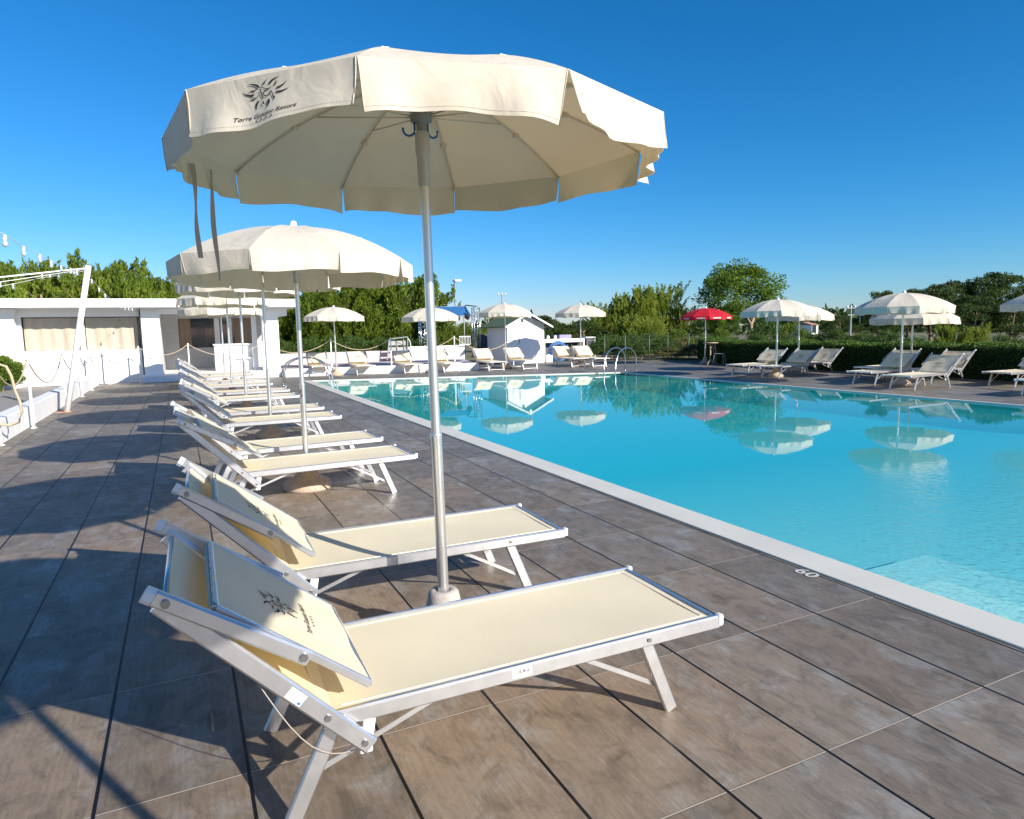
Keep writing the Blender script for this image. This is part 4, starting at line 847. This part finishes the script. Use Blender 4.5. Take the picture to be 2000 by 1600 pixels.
def trunk_mesh(seed,H=4.,r0_=.14,limbs=5,lean=.2):
    r=random.Random(seed); t=MB(); pts=[Vector((0,0,-.05))]; x=y=0
    for i in range(1,8): x+=r.uniform(-lean,lean)*.4; y+=r.uniform(-lean,lean)*.4; pts.append(Vector((x,y,H*i/8)))
    t.taper(pts,[r0_*(1-.75*i/7) for i in range(8)],8)
    for k in range(limbs):
        b=pts[r.randint(2,6)]; a=r.uniform(0,6.28); l=r.uniform(.6,1.4); q=[b+Vector((math.cos(a)*l*s,math.sin(a)*l*s,l*.9*s**1.3)) for s in (0,.35,.7,1)]; t.taper(q,[r0_*.42,r0_*.3,r0_*.2,r0_*.06],6)
    return t.mesh('trunk',M['bark'])
KIND={}
def kind(nm,crowns,trunks,H,Wd): KIND[nm]=(crowns,trunks,H,Wd)
kind('pine',[plume_crown(s,M['lf_pine'],5,1.5,.7,270,75,.22,.023,.28,.42,.11,1.15) for s in (1,2,3)],[trunk_mesh(51)],5.1,2.7)
kind('tamarisk',[plume_crown(s,M['lf_tam'],5,1.4,.4,210,80,.24,.019,.5,.12,.09,1.5) for s in (4,5,6)],[trunk_mesh(52,3.2,.09,7)],5.1,2.9)
kind('broad',[clump_crown(9,M['lf_broad'],5,2.1,1.7,72,190,.48,.15,1.,.25)],[trunk_mesh(53,3.6,.13,8,.5)],5.3,4.7)
kind('darkpine',[clump_crown(s,M['lf_dark'],5,2.3,1.3,60,190,.55,.15,.6) for s in (12,13)],[trunk_mesh(54,4.2,.16,7)],5.2,5.2)
kind('bush',[clump_crown(s,M['lf_bush'],2.,1.1,.25,34,170,.34,.10) for s in (21,22)],[trunk_mesh(55,1.3,.04,5)],2.15,2.6)
kind('greenbush',[clump_crown(s,M['lf_pine'],2.,1.1,.25,34,170,.34,.10) for s in (26,27)],[trunk_mesh(57,1.3,.04,5)],2.15,2.6)
kind('shrub',[clump_crown(61,M['lf_broad'],2.,1.,.15,70,420,.36,.10)],[trunk_mesh(55,1.2,.04,5)],2.2,2.5)
kind('drybush',[clump_crown(25,M['lf_dry'],2.,1.1,.15,34,190,.32,.085)],[trunk_mesh(56,1.3,.04,5)],2.15,2.6)
NM={'pine':('pine_tree','tree'),'tamarisk':('tamarisk_tree','tree'),'broad':('broadleaf_tree','tree'),'darkpine':('umbrella_pine','tree'),'bush':('leafy_bush','bush'),'greenbush':('leafy_bush','bush'),'shrub':('rounded_shrub','shrub'),'drybush':('leafy_bush','bush')}
vr=random.Random(3)
def plant(k,px,pyt,wpx,Y,label,group,ht=None):
    cr,tr_,H,Wd=KIND[k]; p=AT(px,pyt,Y); dep=(p-CAM).dot(fw); w_=wpx/F*dep; sz=(ht or p.z)/H
    nm,cat=NM[k]; r=empty(nm,(p.x,p.y,0),vr.uniform(0,6.28),scale=(w_/Wd,w_/Wd,sz)); tag(r,label,cat,group)
    o=bpy.data.objects.new('trunk',vr.choice(tr_)); COL.objects.link(o); o.parent=r
    o=bpy.data.objects.new('crown',vr.choice(cr)); COL.objects.link(o); o.parent=r
    return r
gl='pine trees behind the white building'
for px,pyt,w_,Y,l in [(-60,500,190,33,'pine tree beyond the left edge, behind the roof'),(15,492,190,34,'pine tree at the far left behind the light string'),(72,500,160,32,'pine tree behind the level bulb string'),(118,482,170,34,'tall pine tree just left of the leaning pole top'),(170,505,150,33,'pine tree right behind the leaning pole top'),(208,486,170,34,'tall pine tree just right of the leaning pole top'),(255,512,150,32,'shorter pine tree above the curtained window roof'),(305,535,150,33,'pine tree above the bay of the bar'),(350,535,150,34,'pine tree left of the second parasol rim'),(410,550,150,33,'pine tree behind the second parasol'),(470,550,150,33,'pine tree above the counter bay roof'),(530,550,150,33,'pine tree above the right end of the roof')]:
    plant('pine',px,pyt,w_,Y,l,gl)
gm='pine trees behind the mauve ledge'
for px,pyt,w_,Y,l in [(585,552,170,33,'pine tree right behind the roof end of the bar'),(640,540,170,34.5,'pine tree behind the leftmost far parasol'),(700,532,180,34,'tall pine tree between the leftmost far parasols'),(755,528,170,33.5,'tall pine tree above the tipped grey bench'),(805,524,165,34,'tall pine tree just left of the big parasol pole'),(668,585,130,32,'low pine in front of the others, right of the leftmost far parasol'),(735,590,130,32,'low bright pine in front of the others, above the third far lounger'),(790,600,110,32.5,'low pine behind the left lattice tower')]:
    plant('pine',px,pyt,w_,Y,l,gm)
gb='bushes behind the mauve ledge'
for i,(px,pyt) in enumerate([(560,660),(600,652),(645,655),(690,648),(735,655),(780,650),(830,655)]):
    plant('bush',px,pyt,75,30.2,['dark bush beside the right pillar of the bar','dark bush behind the left ladder rails','dark bush behind the leftmost far parasol pole','dark bush left of the second far lounger backrest','dark bush left of the tipped grey bench','dark bush behind the tipped grey bench','dark bush behind the left lattice tower'][i],gb)
ge='bright bushes beyond the stage'
for i,(px,pyt) in enumerate([(862,622),(905,628),(945,632),(985,628)]):
    plant('greenbush',px,pyt,80,44,['bright bush right of the big parasol pole','bright bush behind the white barred gate','bright bush between lattice tower and shed','bright bush behind the shed roof'][i],ge)
gd='dark trees behind the outdoor counter'
for i,(px,pyt,k) in enumerate([(1062,612,'darkpine'),(1100,628,'darkpine'),(1140,622,'darkpine'),(1020,640,'darkpine')]):
    plant(k,px,pyt,95,34,['dark tree right behind the shed gable','dark tree above the lilac box','dark tree behind the fourth far parasol pole','dark tree hidden behind the shed'][i],gd)
gt='feathery tamarisks at the right of the pool end'
for px,pyt,w_,Y,l in [(1172,585,90,35,'leftmost feathery tamarisk, behind the parasol canopy'),(1212,566,95,34,'feathery tamarisk second from left'),(1258,552,110,34,'tall feathery tamarisk in the middle of the cluster'),(1300,548,100,35,'tall feathery tamarisk at the right of the cluster'),(1332,590,80,34,'small feathery tamarisk beside the red parasol'),(1235,610,110,31,'low bright tamarisk in front of the cluster'),(1285,615,100,31,'low bright tamarisk above the wire fence')]:
    plant('tamarisk',px,pyt,w_,Y,l,gt)
gf='bushes behind the wire fence'
for i,(px,pyt,w_,Y,k) in enumerate([(1195,650,70,28,'bush'),(1235,648,75,28,'bush'),(1278,646,75,28,'bush'),(1318,640,80,27.5,'greenbush'),(1348,668,75,24.5,'drybush'),(1310,676,70,24.6,'drybush'),(1372,650,75,27,'bush')]):
    plant(k,px,pyt,w_,Y,['dark bush right of the dark cabinet','dark bush behind the right pool ladder rails','dark bush behind the wire fence middle','green bush left of the red parasol pole','yellowish bush just left of the red parasol pole','yellowish bush at the right end of the wire fence','dark bush behind the bistro table'][i],gf)
bt2=plant('broad',1442,499,185,32,'tall broadleaf tree with a bare reddish trunk behind the left hedge parasol',None)
tk=AT(1465,690,28.5); r=MB(); a=AT(1463,700,28.5); r.taper([Vector((a.x,a.y,-.05)),AT(1464,685,28.5),AT(1469,660,28.7),AT(1467,635,29),AT(1472,622,29.5),AT(1462,600,30.5)],[.15,.13,.11,.10,.09,.05],8); r.taper([AT(1467,635,29),AT(1459,620,29.3),AT(1450,606,30)],[.08,.06,.03],6)
for c in kids(bt2):
    if c.name.startswith('trunk'): bpy.data.objects.remove(c)
o=r.obj('trunk',M['bark']); o.parent=bt2; o.matrix_parent_inverse=(Matrix.Translation(bt2.location)@bt2.rotation_euler.to_matrix().to_4x4()@Matrix.Diagonal((*bt2.scale,1))).inverted()
gh='bushes and small trees behind the hedge'
for i,(px,pyt,w_,Y,k) in enumerate([(1405,640,70,27,'greenbush'),(1432,655,60,25,'bush'),(1500,622,90,26,'bush'),(1545,628,80,27,'greenbush'),(1590,648,80,23,'bush'),(1635,640,80,22,'bush'),(1682,645,70,21,'bush'),(1640,612,70,40,'darkpine'),(1672,618,50,42,'darkpine'),(1735,640,90,17,'bush'),(1790,655,90,16,'bush')]):
    plant(k,px,pyt,w_,Y,['bush right of the bistro chair','low bush behind the hedge left of the bare trunk','bush behind the left hedge parasol pole','green bush between the two left hedge parasols','bush right of the second hedge parasol pole','bush in front of the thin far pole','bush left of the overlapping hedge parasols','small dark tree on the horizon left of the thin pole','small dark tree on the horizon right of the thin pole','dark bush below the overlapping parasols','dark bush right of the rear parasol pole'][i],gh)
gq='low bushes filling the gap above the hedge'
for i,(px,pyt,w_,Y,k) in enumerate([(1610,664,75,19,'bush'),(1655,662,75,18.5,'bush'),(1700,656,80,18,'bush'),(1760,662,80,16,'bush'),(1822,664,70,15,'greenbush'),(1895,652,80,15.2,'bush'),(1955,652,80,15.5,'bush'),(1998,660,80,13.5,'bush'),(1480,650,70,24,'bush'),(1528,655,70,22,'bush'),(1568,655,70,21,'greenbush')]):
    plant(k,px,pyt,w_,Y,['low bush over the hedge, first right of the second hedge parasol pole','low bush over the hedge, below the thin far pole','low bush over the hedge, left of the overlapping parasols','low bush over the hedge, behind the two poles of the overlapping parasols','low green bush over the hedge beside the bright feathery shrubs','bush behind the bright feathery shrubs','bush behind the pale tent','bush at the right edge above the hedge','low bush at the foot of the bare trunk','low bush between the two left hedge parasol poles','low green bush right behind the second hedge parasol pole'][i],gq)
plant('broad',1412,600,75,31,'slim leafy tree hanging low left of the bare reddish trunk',None)
gr2='bushes making a dark screen behind the wire fence'
for i,(px,pyt,w_,Y,k) in enumerate([(1178,652,70,26,'bush'),(1215,655,70,25.6,'bush'),(1252,653,70,25.4,'bush'),(1296,655,70,25.2,'bush'),(1335,655,70,25.6,'drybush')]):
    plant(k,px,pyt,w_,Y,['screening bush at the left end of the wire fence','screening bush behind the second wire fence post','screening bush behind the middle of the wire fence','screening bush behind the fourth wire fence post','yellowish screening bush at the right end of the wire fence'][i],gr2)
gp='dark pines at the right'
for i,(px,pyt,w_,Y) in enumerate([(1725,560,110,21),(1775,558,110,22),(1825,548,130,21),(1870,540,130,22),(1930,524,170,21),(1990,528,160,20),(2050,530,160,19),(1905,570,130,18),(1980,580,130,17)]):
    plant('darkpine',px,pyt,w_,Y,['leftmost dark pine behind the overlapping parasols','dark pine directly behind the front right parasol canopy','dark pine just right of the front right parasol top','dark pine with a double top right of the parasols','tallest dark pine near the right edge','dark pine cut by the right edge','dark pine outside the right edge','nearer dark pine above the bright shrubs','nearer dark pine above the pale tent'][i],gp)
gs='bright feathery shrubs behind the hedge'
for i,(px,pyt,w_,Y) in enumerate([(1852,622,50,13.5),(1878,636,50,13.2),(1912,626,55,13.4),(1838,655,30,12.6)]):
    plant('tamarisk',px,pyt,w_,Y,['left bright feathery shrub behind the hedge','middle bright feathery shrub behind the hedge','right bright feathery shrub behind the hedge','smallest bright feathery shrub behind the hedge'][i],gs)
s=plant('shrub',-4,690,92,23.3,'rounded glossy green shrub against the white wall at the left edge',None)
# clipped hedge
def hedge(name,x0,y0,x1,y1,th,h,label,seed,n):
    r=empty(name,(x0,y0,0)); tag(r,label,'hedge'); d=Vector((x1-x0,y1-y0,0)); L_=d.length; d.normalize(); nn=Vector((-d.y,d.x,0)); rr=random.Random(seed)
    c=MB(); 
    def P(a,b,z): q=d*a+nn*b; return (q.x,q.y,z)
    ii=.06; vs=[P(ii,ii,0),P(L_-ii,ii,0),P(L_-ii,th-ii,0),P(ii,th-ii,0),P(ii,ii,h-ii),P(L_-ii,ii,h-ii),P(L_-ii,th-ii,h-ii),P(ii,th-ii,h-ii)]
    c.add(vs,[(0,3,2,1),(4,5,6,7),(0,1,5,4),(1,2,6,5),(2,3,7,6),(3,0,4,7)]); c.obj('shaded_core',M['core'],r)  # plain filler box whose dark colour stands for shade inside the hedge
    Lf=[]
    for i in range(n):
        u=rr.random(); a=rr.uniform(0,L_); wob=.035*math.sin(a*2.3)+.025*math.sin(a*5.1+1)
        if u<.42: p=Vector(P(a,rr.uniform(0,th),h+wob-rr.random()**2*.10)); nd=Vector((0,0,1))
        elif u<.80: p=Vector(P(a,rr.random()**2*.10-wob*.5,rr.uniform(.02,h+wob))); nd=-nn
        elif u<.92: p=Vector(P(a,th-rr.random()**2*.1,rr.uniform(.02,h))); nd=nn
        else: p=Vector(P(rr.choice((0,L_)),rr.uniform(0,th),rr.uniform(.02,h))); nd=d
        dd=(nd*.6+rv(rr)).normalized(); Lf.append((p,dd,dd.cross(rv(rr)).normalized(),rr.uniform(.045,.085),.016))
    o=bpy.data.objects.new('foliage',leafmesh('foliage',Lf,M['lf_hedge'])); COL.objects.link(o); o.parent=r
hedge('clipped_hedge',17.3,20.2,16.45,2.0,1.3,.93,'long clipped green hedge behind the right row of sun loungers',5,60000)
hedge('clipped_hedge',20.7,24.6,17.7,20.6,1.2,.98,'short clipped hedge piece behind the bistro table',6,14000)
# far wood closing the horizon
r=random.Random(99); Lf=[]
for i in range(9000):
    a=r.uniform(-.25,1.35); dist=r.uniform(115,150); p=Vector((CAM.x+math.sin(a)*dist,CAM.y+math.cos(a)*dist,0)); hgt=(2.2+1.2*math.sin(a*17)+.9*math.sin(a*41+2)); p.z=r.uniform(0,max(1.2,hgt)); dd=(rv(r)+Vector((0,0,.5))).normalized()
    Lf.append((p,dd,dd.cross(rv(r)).normalized(),r.uniform(.8,1.6),.40))
o=bpy.data.objects.new('distant_wood',leafmesh('distant_wood',Lf,M['lf_dark'])); COL.objects.link(o); tag(o,'low green wood along the horizon','wood',kind='stuff')
